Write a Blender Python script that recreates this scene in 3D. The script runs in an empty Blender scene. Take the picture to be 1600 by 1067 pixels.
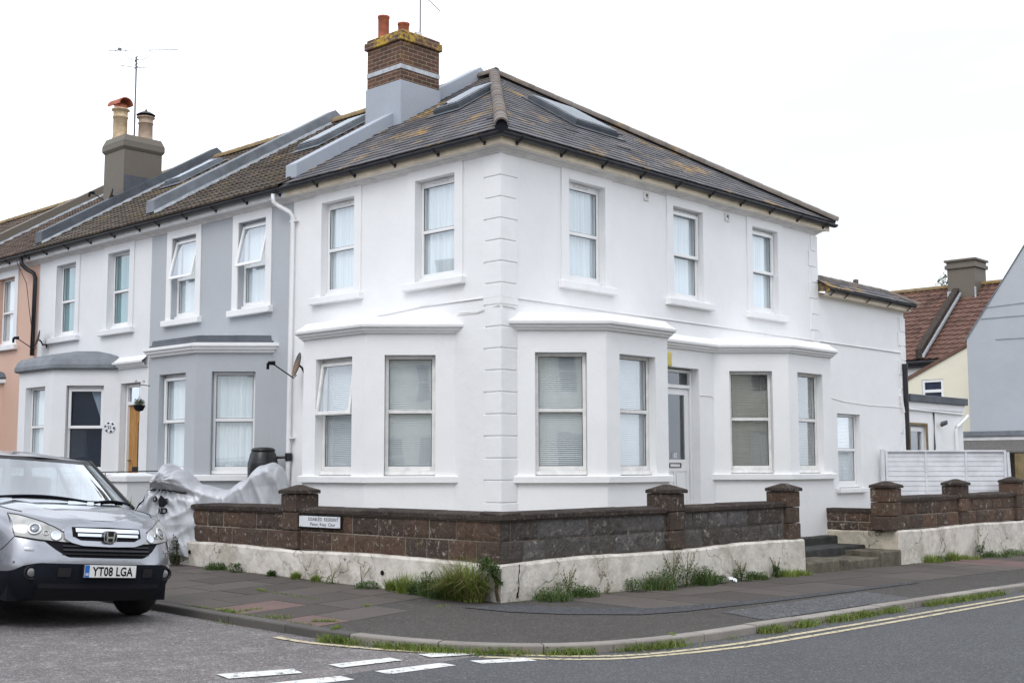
import bpy, math, random
from mathutils import Vector, Matrix
R = math.radians
random.seed(7)
S = bpy.context.scene
COL = S.collection

# ---------------------------------------------------------------- camera
cam_d = bpy.data.cameras.new('camera')
cam = bpy.data.objects.new('camera', cam_d)
COL.objects.link(cam)
S.camera = cam
cam_d.sensor_width = 36
cam_d.lens = 43.28
cam_d.clip_end = 2000
YAW, PITCH, ROLL = R(43.3136), R(5.770), R(-0.121)
F = Vector((math.cos(YAW), math.sin(YAW), 0)); U = Vector((0, 0, 1)); RT = Vector((math.sin(YAW), -math.cos(YAW), 0))
F2 = F * math.cos(PITCH) + U * math.sin(PITCH); U2 = U * math.cos(PITCH) - F * math.sin(PITCH)
R3 = RT * math.cos(ROLL) + U2 * math.sin(ROLL); U3 = U2 * math.cos(ROLL) - RT * math.sin(ROLL)
m = Matrix((R3, U3, -F2)).transposed().to_4x4()
m.translation = Vector((-12.264, -11.773, 1.5))
cam.matrix_world = m

# ---------------------------------------------------------------- sky and sun (bright overcast)
SUN_EL, SUN_AZ = R(48), R(-158)       # direction towards the sun, azimuth measured from +X
W = bpy.data.worlds.new('World'); S.world = W; W.use_nodes = True
nt = W.node_tree; nt.nodes.clear()
out = nt.nodes.new('ShaderNodeOutputWorld'); bg = nt.nodes.new('ShaderNodeBackground')
sky = nt.nodes.new('ShaderNodeTexSky'); sky.sky_type = 'NISHITA'; sky.sun_disc = False
sky.sun_elevation = SUN_EL; sky.sun_rotation = math.pi / 2 - SUN_AZ
tc = nt.nodes.new('ShaderNodeTexCoord')
nz = nt.nodes.new('ShaderNodeTexNoise'); nz.inputs['Scale'].default_value = 1.6; nz.inputs['Detail'].default_value = 5
mp = nt.nodes.new('ShaderNodeMapping'); mp.inputs['Scale'].default_value = (1, 1, 3)
cr = nt.nodes.new('ShaderNodeValToRGB')
cr.color_ramp.elements[0].position = .34; cr.color_ramp.elements[0].color = (6.35, 6.5, 6.8, 1)
cr.color_ramp.elements[1].position = .66; cr.color_ramp.elements[1].color = (12.9, 13.6, 14.9, 1)
mx = nt.nodes.new('ShaderNodeMix'); mx.data_type = 'RGBA'; mx.inputs['Factor'].default_value = .9
nt.links.new(tc.outputs['Generated'], mp.inputs['Vector']); nt.links.new(mp.outputs[0], nz.inputs['Vector'])
nt.links.new(nz.outputs['Fac'], cr.inputs['Fac'])
nt.links.new(sky.outputs[0], mx.inputs['A']); nt.links.new(cr.outputs['Color'], mx.inputs['B'])
nt.links.new(mx.outputs['Result'], bg.inputs['Color']); bg.inputs['Strength'].default_value = .105
nt.links.new(bg.outputs[0], out.inputs['Surface'])
sd = bpy.data.lights.new('sun', 'SUN'); sd.energy = .65; sd.angle = R(25); sd.color = (1, .97, .93)
so = bpy.data.objects.new('sun', sd); COL.objects.link(so)
dv = Vector((math.cos(SUN_EL) * math.cos(SUN_AZ), math.cos(SUN_EL) * math.sin(SUN_AZ), math.sin(SUN_EL)))
so.rotation_euler = dv.to_track_quat('Z', 'Y').to_euler(); so.location = (-10, -10, 30)
S.view_settings.view_transform = 'Standard'; S.view_settings.look = 'None'
S.view_settings.exposure = 0.66; S.view_settings.gamma = 1

# ---------------------------------------------------------------- materials
class NT:
    def __init__(s, name, base=(.5, .5, .5), rough=.8, metal=0, spec=.35):
        s.m = bpy.data.materials.new(name); s.m.use_nodes = True; s.t = s.m.node_tree
        s.b = s.t.nodes['Principled BSDF']; s.o = s.t.nodes['Material Output']
        s.b.inputs['Base Color'].default_value = (*base, 1); s.b.inputs['Roughness'].default_value = rough
        s.b.inputs['Metallic'].default_value = metal; s.b.inputs['Specular IOR Level'].default_value = spec
        s.tc = s.t.nodes.new('ShaderNodeTexCoord')
    def n(s, kind, **k):
        x = s.t.nodes.new('ShaderNode' + kind)
        for a, v in k.items():
            if a in x.inputs: x.inputs[a].default_value = v
            else: setattr(x, a, v)
        return x
    def l(s, a, b): s.t.links.new(a, b)
    def co(s, scale=(1, 1, 1), uv=False, rot=(0, 0, 0)):
        mpp = s.n('Mapping'); mpp.inputs['Scale'].default_value = scale; mpp.inputs['Rotation'].default_value = rot
        s.l(s.tc.outputs['UV' if uv else 'Object'], mpp.inputs['Vector']); return mpp.outputs[0]
    def noise(s, scale, detail=4, rough=.6, sc=(1, 1, 1), dist=0, uv=False):
        x = s.n('TexNoise'); x.inputs['Scale'].default_value = scale; x.inputs['Detail'].default_value = detail
        x.inputs['Roughness'].default_value = rough; x.inputs['Distortion'].default_value = dist
        s.l(s.co(sc, uv), x.inputs['Vector']); return x.outputs['Fac']
    def ramp(s, v, a, b, ca=(0, 0, 0), cb=(1, 1, 1)):
        x = s.n('ValToRGB'); e = x.color_ramp.elements
        e[0].position = a; e[1].position = b; e[0].color = (*ca, 1); e[1].color = (*cb, 1)
        s.l(v, x.inputs['Fac']); return x.outputs['Color']
    def mix(s, f, a, b, mode='MIX'):
        x = s.n('Mix'); x.data_type = 'RGBA'; x.blend_type = mode
        for k, v in (('Factor', f), ('A', a), ('B', b)):
            if isinstance(v, (int, float)): x.inputs[k].default_value = v
            elif isinstance(v, tuple): x.inputs[k].default_value = (*v, 1)
            else: s.l(v, x.inputs[k])
        return x.outputs['Result']
    def math(s, op, a, b=0.0):
        x = s.n('Math'); x.operation = op
        for i, v in enumerate((a, b)):
            if isinstance(v, (int, float)): x.inputs[i].default_value = v
            else: s.l(v, x.inputs[i])
        return x.outputs[0]
    def color(s, c): s.l(c, s.b.inputs['Base Color']); return s
    def rough(s, c): s.l(c, s.b.inputs['Roughness']); return s
    def bump(s, h, strength=.3, dist=.01, chain=None):
        x = s.n('Bump'); x.inputs['Strength'].default_value = strength; x.inputs['Distance'].default_value = dist
        s.l(h, x.inputs['Height'])
        if chain: s.l(chain, x.inputs['Normal'])
        s.l(x.outputs[0], s.b.inputs['Normal']); return x.outputs[0]
    def attr(s, name='rnd'):
        x = s.n('Attribute'); x.attribute_name = name; return x.outputs['Fac']

def simple(name, base, rough=.7, metal=0, var=.12, scale=6, bump=.1, spec=.35, bd=.004):
    t = NT(name, base, rough, metal, spec)
    dk = tuple(c * (1 - var) for c in base); lt = tuple(min(1, c * (1 + var)) for c in base)
    t.color(t.ramp(t.noise(scale), .3, .7, dk, lt))
    if bump: t.bump(t.noise(scale * 12, 3), bump, bd)
    return t.m

def painted_render(name, base, dirt=(.45, .43, .40), amount=.25, bumpd=.008):
    """smooth painted stucco: trowel unevenness, faint streaks and small dirty marks"""
    t = NT(name, base, .62, 0, .3)
    big = t.noise(.9, 5, .6)
    dk = tuple(c * .93 for c in base)
    c = t.ramp(big, .3, .7, dk, base)
    streak = t.ramp(t.noise(2.2, 6, .65, (3, 3, .35)), .60, .80)
    spots = t.ramp(t.noise(7, 6, .7), .66, .80)
    f = t.math('MULTIPLY', t.math('ADD', t.math('MULTIPLY', streak, .6), t.math('MULTIPLY', spots, .5)), amount)
    t.color(t.mix(f, c, dirt))
    n1 = t.bump(t.noise(2.4, 5, .6), .5, .025)
    t.bump(t.noise(45, 3, .6), .28, bumpd * .5, n1)
    return t.m

def peeling(name, base, under=(.34, .30, .24)):
    t = NT(name, base, .75, 0, .25)
    c = t.ramp(t.noise(1.7, 6, .65), .3, .72, tuple(x * .84 for x in base), base)
    v = t.n('TexVoronoi', feature='DISTANCE_TO_EDGE'); v.inputs['Scale'].default_value = 1.5
    dn = t.n('TexNoise'); dn.inputs['Scale'].default_value = 2.6; dn.inputs['Detail'].default_value = 6
    t.l(t.co(), dn.inputs['Vector'])
    dd = t.mix(.5, t.co(), dn.outputs['Color']); t.l(dd, v.inputs['Vector'])
    crack = t.math('LESS_THAN', v.outputs['Distance'], .006)
    gate = t.ramp(t.noise(1.1, 3), .38, .46)
    crack = t.math('MULTIPLY', crack, gate)
    patch = t.ramp(t.noise(2.6, 8, .72, (1, 1, 1.4)), .63, .67)
    grime = t.math('MULTIPLY', t.ramp(t.noise(1.9, 9, .82, (1, 1, 1.1)), .45, .62), .85)
    c = t.mix(grime, c, (.36, .33, .27))
    sp = t.ramp(t.noise(16, 8, .8), .58, .66)
    c = t.mix(t.math('MULTIPLY', sp, .7), c, (.22, .19, .15))
    c = t.mix(t.math('MULTIPLY', patch, .6), c, under)
    c = t.mix(t.math('MULTIPLY', crack, .8), c, (.16, .13, .10))
    t.color(c)
    h = t.math('SUBTRACT', t.math('SUBTRACT', t.noise(9, 5, .6), crack), t.math('MULTIPLY', patch, .25))
    t.bump(h, .8, .015); return t.m

def stone_block(name, ca, cb, chalk=.5, scale=9):
    """rock faced concrete blocks; attribute rnd varies the tone block by block"""
    t = NT(name, ca, .9, 0, .2)
    c = t.mix(t.attr(), ca, cb)
    c = t.mix(t.ramp(t.noise(5, 6, .7), .35, .7), t.mix(.35, c, (.02, .015, .012)), c)
    fl = t.ramp(t.noise(scale * 1.6, 9, .82, (1, 1, .8), .4), .565, .60)
    region = t.ramp(t.noise(2.2, 4, .6), .34, .56)
    c = t.mix(t.math('MULTIPLY', t.math('MULTIPLY', fl, region), chalk), c, (.52, .47, .41))
    moss = t.ramp(t.noise(1.2, 7, .75), .62, .72)
    c = t.mix(t.math('MULTIPLY', moss, .5), c, (.10, .085, .03))
    t.color(c); t.bump(t.noise(15, 7, .72, (1, 1, 1), 1.0), 1.0, .07); return t.m

def lichen_mix(t, c, col=(.50, .27, .03), scale=1.3, thr=.60, amt=.8, fine=22):
    a = t.ramp(t.noise(scale, 6, .7), thr, thr + .09); b = t.ramp(t.noise(fine, 5, .7), .42, .58)
    return t.mix(t.math('MULTIPLY', t.math('MULTIPLY', a, b), amt), c, col)

def slate_mat():
    t = NT('slate', (.12, .12, .13), .62, 0, .35)
    c = t.ramp(t.attr(), 0, 1, (.044, .043, .049), (.115, .110, .120))
    c = t.mix(t.ramp(t.noise(3, 6, .7), .5, .85), c, (.12, .105, .095))
    pale = t.ramp(t.noise(30, 5, .7), .62, .70)
    c = t.mix(t.math('MULTIPLY', pale, .5), c, (.35, .34, .32))
    c = lichen_mix(t, c, (.46, .27, .05), 1.1, .54, .95, 14)
    blk = t.ramp(t.noise(15, 5, .8, (1, 1, 1)), .67, .69)
    c = t.mix(t.math('MULTIPLY', blk, .8), c, (.02, .02, .022))
    t.color(c); t.bump(t.noise(28, 5, .7), .6, .006); return t.m

def tile_mat(name, a, b, lich=.62, lc=(.42, .26, .05), moss=.3, sc=1.1):
    t = NT(name, a, .85, 0, .2)
    c = t.ramp(t.attr(), 0, 1, a, b)
    c = t.mix(t.ramp(t.noise(2.4, 6, .7), .4, .8), c, tuple(x * 1.5 for x in b))
    mo = t.ramp(t.noise(1.7, 7, .75), .56, .64)
    c = t.mix(t.math('MULTIPLY', mo, moss), c, (.10, .085, .035))
    c = lichen_mix(t, c, lc, sc, lich, .8, 18)
    t.color(c); t.bump(t.noise(40, 4, .7), .5, .005); return t.m

def brick_mat(thr=.60, amt=.75):
    t = NT('brown_brick', (.2, .1, .07), .9, 0, .2)
    br = t.n('TexBrick'); br.offset = .5
    for k, v in (('Scale', 1.0), ('Mortar Size', .007), ('Mortar Smooth', .1), ('Brick Width', .225), ('Row Height', .075), ('Bias', -.1)): br.inputs[k].default_value = v
    br.inputs['Color1'].default_value = (.150, .075, .050, 1); br.inputs['Color2'].default_value = (.070, .045, .040, 1); br.inputs['Mortar'].default_value = (.30, .24, .17, 1)
    t.l(t.co((1, 1, 1), True), br.inputs['Vector'])
    c = t.mix(t.ramp(t.noise(6, 6, .7), .35, .7), t.mix(.45, br.outputs['Color'], (.07, .045, .035)), br.outputs['Color'])
    c = lichen_mix(t, c, (.50, .33, .05), 1.6, thr, amt, 10)
    t.color(c); t.bump(t.math('SUBTRACT', 1, br.outputs['Fac']), .7, .01); return t.m

def asphalt(name, a, b, spk=(.34, .33, .31), patchy=.5, grain=150):
    t = NT(name, a, .88, 0, .3)
    c = t.ramp(t.noise(.55, 6, .65), .3, .7, a, b)
    c = t.mix(t.math('MULTIPLY', t.ramp(t.noise(3.2, 7, .75), .5, .66), patchy), c, tuple(x * 1.55 for x in b))
    v = t.n('TexVoronoi'); v.inputs['Scale'].default_value = grain; t.l(t.co(), v.inputs['Vector'])
    vs = t.n('SeparateColor'); t.l(v.outputs['Color'], vs.inputs[0])
    c = t.mix(t.math('MULTIPLY', t.ramp(vs.outputs[0], .60, .95), .55), c, spk)
    c = t.mix(t.math('MULTIPLY', t.ramp(vs.outputs[1], .70, .95), .6), c, (.015, .015, .016))
    v2 = t.n('TexVoronoi'); v2.inputs['Scale'].default_value = grain * .32; t.l(t.co(), v2.inputs['Vector'])
    vs2 = t.n('SeparateColor'); t.l(v2.outputs['Color'], vs2.inputs[0])
    c = t.mix(t.math('MULTIPLY', t.ramp(vs2.outputs[0], .86, .93), .45), c, spk)
    t.color(c); t.bump(v.outputs['Distance'], .5, .006); return t.m

def slab_mat(name, a, b):
    t = NT(name, a, .88, 0, .25)
    c = t.ramp(t.attr(), 0, 1, a, b)
    c = t.mix(t.ramp(t.noise(2.5, 7, .7), .35, .7), t.mix(.35, c, (.06, .055, .05)), c)
    c = t.mix(t.math('MULTIPLY', t.ramp(t.noise(70, 3, .7), .6, .72), .35), c, (.40, .38, .35))
    c = t.mix(t.math('MULTIPLY', t.ramp(t.noise(90, 3, .7), .62, .74), .45), c, (.03, .03, .03))
    t.color(c); t.bump(t.noise(60, 4, .7), .5, .004); return t.m

def worn_paint(name, base, thr=.40):
    t = NT(name, base, .7, 0, .3)
    f = t.ramp(t.noise(16, 8, .78), thr, thr + .05)
    g = t.ramp(t.noise(2.2, 5, .6), .22, .34)
    c = t.ramp(t.noise(12, 5, .7), .3, .7, tuple(x * .8 for x in base), base)
    t.color(t.mix(t.math('MULTIPLY', f, g), (.10, .098, .095), c)); t.bump(t.noise(150, 2), .4, .003); return t.m

def glass_mat(name='window_glass', refl=.09, tint=(.94, .97, .98), k=1.7):
    t = NT(name); nt_ = t.t; nt_.nodes.remove(t.b)
    tr = t.n('BsdfTransparent'); tr.inputs['Color'].default_value = (*tint, 1)
    gl = t.n('BsdfGlossy'); gl.inputs['Roughness'].default_value = .02; gl.inputs['Color'].default_value = (.92, .96, 1, 1)
    fr = t.n('Fresnel'); ge = t.n('NewGeometry'); t.l(t.math('SUBTRACT', 1.5, t.math('MULTIPLY', ge.outputs['Backfacing'], 1.5 - 1 / 1.5)), fr.inputs['IOR'])
    f = t.math('MINIMUM', t.math('ADD', t.math('MULTIPLY', fr.outputs[0], k), refl), .95)
    bp = t.n('Bump'); bp.inputs['Strength'].default_value = .05; bp.inputs['Distance'].default_value = .02
    t.l(t.noise(1.8, 1), bp.inputs['Height']); t.l(bp.outputs[0], gl.inputs['Normal'])
    ms = t.n('MixShader'); t.l(f, ms.inputs[0]); t.l(tr.outputs[0], ms.inputs[1]); t.l(gl.outputs[0], ms.inputs[2])
    t.l(ms.outputs[0], t.o.inputs['Surface']); return t.m

def leaf_mat(name, a, b, dry=None):
    t = NT(name, a, .55, 0, .3)
    c = t.ramp(t.attr(), 0, 1, a, b)
    if dry: c = t.mix(t.ramp(t.noise(9, 3), .6, .68), c, dry)
    t.color(c)
    tl = t.n('BsdfTranslucent'); t.l(c, tl.inputs['Color'])
    ms = t.n('MixShader'); ms.inputs[0].default_value = .3
    t.l(t.b.outputs[0], ms.inputs[1]); t.l(tl.outputs[0], ms.inputs[2]); t.l(ms.outputs[0], t.o.inputs['Surface'])
    return t.m

def car_paint():
    t = NT('silver_paint', (.30, .31, .34), .26, .75, .5)
    t.b.inputs['Coat Weight'].default_value = .9; t.b.inputs['Coat Roughness'].default_value = .06
    t.color(t.ramp(t.noise(1.2, 3), .3, .7, (.275, .285, .312), (.335, .345, .372))); return t.m

def wood_mat():
    t = NT('honey_oak', (.4, .2, .06), .45, 0, .4)
    t.color(t.ramp(t.noise(6, 5, .6, (6, 6, .5), 1.2), .35, .65, (.30, .135, .03), (.50, .27, .085))); return t.m

def curtain_mat(name, a, b, freq=16):
    t = NT(name, a, .85, 0, .1)
    t.color(t.ramp(t.noise(freq, 2, .5, (1, 1, .03)), .35, .65, a, b)); return t.m

def dish_mat():
    t = NT('rusted_grey_dish', (.1, .1, .11), .5, .2)
    t.color(t.mix(t.ramp(t.noise(5, 6, .7), .48, .56), (.085, .095, .11), (.21, .13, .075))); return t.m
def cover_mat():
    t = NT('silver_cover_cloth', (.5, .5, .5), .44, .30, .5)
    t.color(t.ramp(t.noise(3, 6, .7), .3, .7, (.40, .41, .435), (.52, .53, .555)))
    x = t.n('TexNoise'); x.inputs['Scale'].default_value = 3.0; x.inputs['Detail'].default_value = 6; x.inputs['Roughness'].default_value = .62; x.inputs['Distortion'].default_value = .5
    t.l(t.co((7, 7, 1.3), rot=(.45, .25, .3)), x.inputs['Vector']); a = t.bump(x.outputs['Fac'], .35, .02)
    t.bump(t.noise(40, 4, .6), .2, .004, a); return t.m

MT = dict(
    white=painted_render('white_masonry_paint', (.83, .83, .83), (.50, .50, .52), .3),
    white2=painted_render('white_masonry_paint_older', (.76, .765, .775), (.45, .44, .42), .2),
    grey=painted_render('pale_grey_masonry_paint', (.44, .46, .485), (.33, .34, .35), .2),
    pink=painted_render('salmon_masonry_paint', (.62, .41, .32), (.45, .30, .24), .2),
    cream=painted_render('cream_masonry_paint', (.76, .72, .58), (.5, .46, .36), .2),
    greyw=painted_render('bluish_grey_render', (.42, .44, .47), (.36, .37, .38), .35),
    plinth=peeling('peeling_white_paint', (.72, .67, .61)),
    plinthc=peeling('peeling_cream_paint', (.60, .54, .43)),
    stone=stone_block('brown_rock_faced_block', (.190, .120, .085), (.105, .080, .067), 1.0),
    stoneg=stone_block('weathered_grey_block', (.180, .170, .168), (.110, .094, .084), .9, 6),
    coping=stone_block('dark_coping_stone', (.098, .076, .064), (.060, .048, .042), .45, 12),
    mortard=simple('dark_mortar', (.15, .12, .10), .95, 0, .4, 14, .4),
    brickl=brick_mat(.47, .95),
    mortar=simple('pale_mortar', (.32, .28, .23), .95, 0, .3, 14, .4),
    slate=slate_mat(),
    tileb=tile_mat('brown_concrete_tile', (.050, .040, .034), (.100, .082, .068), .585, (.30, .20, .05), .75),
    tiler=tile_mat('brown_pantile', (.060, .044, .037), (.118, .088, .073), .60, (.36, .22, .06), .35),
    tiled=tile_mat('red_roof_tile', (.075, .042, .034), (.140, .080, .062), .57, (.36, .19, .05), .25, .35),
    ridge=tile_mat('mossy_ridge_tile', (.12, .10, .088), (.16, .14, .125), .58, (.34, .20, .05), .3, 2.2),
    ridgey=tile_mat('yellowed_ridge_tile', (.17, .125, .075), (.22, .16, .09), .52, (.34, .23, .06), .3, 2),
    brick=brick_mat(),
    lead=simple('grey_lead', (.17, .185, .205), .6, .1, .25, 3, .35, .4, .01),
    leadd=simple('dark_lead', (.085, .095, .11), .6, .1, .25, 3, .35, .4, .01),
    flash=simple('pale_flashing', (.42, .44, .46), .5, .2, .25, 8, .4, .4, .01),
    rendb=painted_render('pale_blue_grey_render', (.36, .39, .44), (.2, .21, .21), .8),
    rendg=painted_render('mossy_cement_render', (.150, .130, .105), (.12, .12, .085), .8),
    black=simple('black_plastic', (.010, .012, .017), .6, 0, .2, 6, .05, .08),
    gutter=simple('gutter_plastic', (.020, .020, .024), .4, 0, .3, 6, .1),
    upvc=simple('white_upvc', (.80, .80, .80), .32, 0, .03, 3, 0, .45),
    upvcd=simple('weathered_upvc', (.74, .73, .71), .45, 0, .12, 7, .1),
    fascia=simple('cream_fascia_board', (.66, .57, .44), .6, 0, .14, 4, .1),
    fasciaw=simple('white_fascia', (.68, .68, .68), .6, 0, .1, 4, .05),
    mould=simple('weathered_grey_moulding', (.70, .68, .67), .8, 0, .10, 5, .2),
    glass=glass_mat(), glassd=glass_mat('dark_glass', .01, (.55, .6, .66)),
    carglass=glass_mat('windscreen_glass', .34, (.55, .62, .62)),
    blind=simple('white_blind', (.80, .82, .82), .6, 0, .06, 4, 0),
    blindt=simple('taupe_blind', (.36, .34, .30), .6, 0, .1, 4, 0),
    net=curtain_mat('net_curtain', (.68, .73, .75), (.80, .84, .85), 14),
    teal=curtain_mat('teal_curtain', (.10, .27, .28), (.16, .36, .36), 10),
    navy=simple('navy_panel', (.018, .026, .050), .6, 0, .2, 5, 0),
    room=simple('dim_room', (.10, .10, .10), .9, 0, .1, 3, 0),  # dark colour stands in for unlit interiors behind glass
    asph=asphalt('main_road_asphalt', (.062, .063, .067), (.080, .081, .085), (.21, .21, .21), .12, 190),
    asphold=asphalt('old_road_asphalt', (.088, .080, .080), (.150, .137, .135), (.42, .39, .38), .9, 170),
    asphp=asphalt('footway_asphalt', (.042, .037, .034), (.060, .053, .048), (.16, .15, .13), .25, 170),
    asphn=asphalt('dark_patch_asphalt', (.040, .042, .046), (.052, .054, .058), (.15, .15, .16), .1, 120),
    asphm=asphalt('mid_patch_asphalt', (.055, .055, .058), (.070, .070, .072), (.26, .26, .26), .2, 120),
    slab=slab_mat('paving_slab', (.068, .057, .050), (.112, .095, .084)),
    slabp=slab_mat('pink_paving_slab', (.155, .100, .090), (.19, .125, .112)),
    kerb=slab_mat('kerb_stone', (.26, .235, .21), (.36, .33, .30)),
    kerbd=slab_mat('dark_kerb_stone', (.095, .087, .082), (.15, .135, .125)),
    conc=slab_mat('garden_concrete', (.25, .24, .22), (.30, .29, .27)),
    step=simple('dark_step_concrete', (.045, .045, .043), .85, 0, .4, 5, .5, .25, .01),
    stepm=simple('mossy_step_concrete', (.12, .108, .082), .9, 0, .45, 6, .7, .2, .015),
    wpaint=worn_paint('worn_white_road_paint', (.72, .72, .70), .40),
    ypaint=worn_paint('worn_yellow_road_paint', (.58, .50, .33), .42),
    paint=car_paint(),
    chrome=simple('chrome', (.62, .64, .67), .16, 1, .03, 2, 0),
    lens=simple('hazy_headlamp_lens', (.42, .42, .40), .12, .25, .25, 9, 0, .7),
    alum=simple('bare_aluminium', (.55, .56, .57), .35, .9, .1, 8, 0),
    terra=simple('terracotta', (.36, .115, .065), .8, 0, .25, 7, .3),
    buff=simple('buff_clay', (.50, .38, .24), .8, 0, .3, 7, .4),
    buffd=simple('weathered_clay', (.36, .27, .20), .8, 0, .35, 7, .4),
    rubber=simple('tyre_rubber', (.018, .018, .018), .8, 0, .2, 20, .3),
    cover=cover_mat(),
    coverd=simple('worn_silver_cloth', (.34, .36, .38), .6, .1, .15, 12, .1, .4),
    black2=simple('satin_black', (.02, .02, .022), .3, .1, .1, 6, 0),
    plate=simple('number_plate_white', (.72, .72, .70), .35, 0, .02, 4, 0),
    signw=simple('enamel_white', (.72, .73, .76), .35, 0, .03, 6, 0),
    blue=simple('plate_blue', (.02, .13, .45), .4, 0, .03, 4, 0),
    yellow=simple('yellow_plastic', (.55, .46, .14), .5, 0, .1, 6, 0),
    wood=wood_mat(),
    brownw=simple('weathered_brown_timber', (.22, .16, .08), .8, 0, .3, 5, .3),
    iron=simple('black_iron', (.02, .02, .02), .5, .4, .2, 10, .1),
    rust=dish_mat(), aerial=simple('dull_aerial_metal', (.17, .17, .18), .5, .3, .2, 8, 0),
    fencew=simple('white_fence_paint', (.66, .67, .70), .6, 0, .12, 3, .2),
    pebble=simple('pebbledash', (.17, .16, .15), .95, 0, .75, 40, 1.0, .2, .03),
    grassa=leaf_mat('fresh_grass_blade', (.095, .16, .020), (.25, .31, .07)),
    grassb=leaf_mat('dry_grass_blade', (.15, .14, .05), (.32, .27, .13)),
    leafa=leaf_mat('weed_leaf', (.040, .085, .020), (.11, .17, .045)),
    leafb=leaf_mat('olive_shrub_leaf', (.055, .070, .035), (.13, .15, .085)),
    soil=simple('leaf_litter', (.07, .05, .03), .95, 0, .4, 30, .8),
    terrain=simple('distant_ground', (.12, .12, .10), .95, 0, .2, 1, .1),
    black3=simple('printed_black', (.012, .012, .015), .8, 0, 0, 4, 0, .1),
)

# ---------------------------------------------------------------- geometry helpers
def rootloc(o):
    v = Vector((0, 0, 0))
    while o is not None: v += o.location; o = o.parent
    return v
class MB:
    """collects faces; build() links them as one mesh object. Points are world points unless local=True."""
    def __init__(s): s.v = []; s.f = []; s.c = []; s.uv = {}
    def face(s, pts, c=None, uv=None):
        i = len(s.v); s.v += [tuple(p) for p in pts]; s.f.append(tuple(range(i, i + len(pts))))
        s.c.append(random.random() if c is None else c)
        if uv: s.uv[len(s.f) - 1] = uv
        return s
    def mesh(s, verts, faces, c=None):
        i = len(s.v); s.v += [tuple(p) for p in verts]
        for f in faces: s.f.append(tuple(i + k for k in f)); s.c.append(random.random() if c is None else c)
        return s
    def hexa(s, b, t, c=None):
        c = random.random() if c is None else c
        n = len(b); v = list(b) + list(t)
        fs = [tuple(reversed(range(n))), tuple(range(n, 2 * n))] + [(i, (i + 1) % n, n + (i + 1) % n, n + i) for i in range(n)]
        return s.mesh(v, fs, c)
    def box(s, x0, x1, y0, y1, z0, z1, fr=None, c=None):
        if fr: q = lambda x, y, z: fr(x, y, z)
        else: q = lambda x, y, z: (x, y, z)
        b = [q(x0, y0, z0), q(x1, y0, z0), q(x1, y1, z0), q(x0, y1, z0)]
        t = [q(x0, y0, z1), q(x1, y0, z1), q(x1, y1, z1), q(x0, y1, z1)]
        return s.hexa(b, t, c)
    def tube(s, pts, r, n=8, caps=True):
        P = [Vector(p) for p in pts]; rings = []
        rr = r if isinstance(r, (list, tuple)) else [r] * len(P)
        for i, p in enumerate(P):
            d = (P[min(i + 1, len(P) - 1)] - P[max(i - 1, 0)]).normalized()
            a = d.cross(Vector((0, 0, 1)))
            if a.length < .05: a = d.cross(Vector((1, 0, 0)))
            a.normalize(); b = d.cross(a)
            rings.append([p + (a * math.cos(2 * math.pi * k / n) + b * math.sin(2 * math.pi * k / n)) * rr[i] for k in range(n)])
        v = [q for g in rings for q in g]; fs = []
        for i in range(len(P) - 1):
            for k in range(n): fs.append((i * n + k, i * n + (k + 1) % n, (i + 1) * n + (k + 1) % n, (i + 1) * n + k))
        if caps: fs += [tuple(reversed(range(n))), tuple((len(P) - 1) * n + k for k in range(n))]
        return s.mesh(v, fs)
    def lathe(s, cx, cy, prof, n=20, axis=None, cap=True):
        """prof: list of (r, z) around vertical axis, or around `axis` given as a function (a,b,h)->point"""
        q = axis or (lambda a, b, h: (cx + a, cy + b, h)); v = []
        for r, z in prof:
            for k in range(n): v.append(q(r * math.cos(2 * math.pi * k / n), r * math.sin(2 * math.pi * k / n), z))
        fs = [(i * n + k, i * n + (k + 1) % n, (i + 1) * n + (k + 1) % n, (i + 1) * n + k) for i in range(len(prof) - 1) for k in range(n)]
        if cap: fs += [tuple(reversed(range(n))), tuple((len(prof) - 1) * n + k for k in range(n))]
        return s.mesh(v, fs)
    def grid(s, rows, closed=False, c=None):
        n = len(rows[0]); v = [p for r in rows for p in r]; fs = []
        for i in range(len(rows) - 1):
            for k in range(n if closed else n - 1):
                fs.append((i * n + k, i * n + (k + 1) % n, (i + 1) * n + (k + 1) % n, (i + 1) * n + k))
        return s.mesh(v, fs, c)
    def build(s, name, mat, parent=None, local=False, smooth=False, bevel=0, weld=False):
        me = bpy.data.meshes.new(name)
        off = Vector((0, 0, 0)) if (local or parent is None) else rootloc(parent)
        me.from_pydata([(p[0] - off.x, p[1] - off.y, p[2] - off.z) for p in s.v], [], s.f)
        uvl = me.uv_layers.new(name='UVMap'); at = me.attributes.new('rnd', 'FLOAT', 'FACE')
        at.data.foreach_set('value', s.c)
        for p in me.polygons:
            n = p.normal
            given = s.uv.get(p.index)
            if not given and not abs(n.z) > .75:
                h = Vector((-n.y, n.x, 0)); h = h.normalized() if h.length > 1e-6 else Vector((1, 0, 0))
            for k, li in enumerate(p.loop_indices):
                if given: uvl.data[li].uv = given[k]; continue
                co = me.vertices[me.loops[li].vertex_index].co
                uvl.data[li].uv = (co.x, co.y) if abs(n.z) > .75 else (co.dot(h), co.z)
        if weld or bevel or smooth:
            import bmesh
            bm = bmesh.new(); bm.from_mesh(me)
            if weld: bmesh.ops.remove_doubles(bm, verts=bm.verts, dist=1e-4)
            bmesh.ops.recalc_face_normals(bm, faces=bm.faces); bm.to_mesh(me); bm.free()
        if smooth:
            for p in me.polygons: p.use_smooth = True
        if isinstance(mat, str): mat = MT[mat]
        me.materials.append(mat)
        o = bpy.data.objects.new(name, me); COL.objects.link(o)
        if parent: o.parent = parent
        if bevel:
            b = o.modifiers.new('bevel', 'BEVEL'); b.width = bevel; b.segments = 2; b.limit_method = 'ANGLE'
        return o

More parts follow.
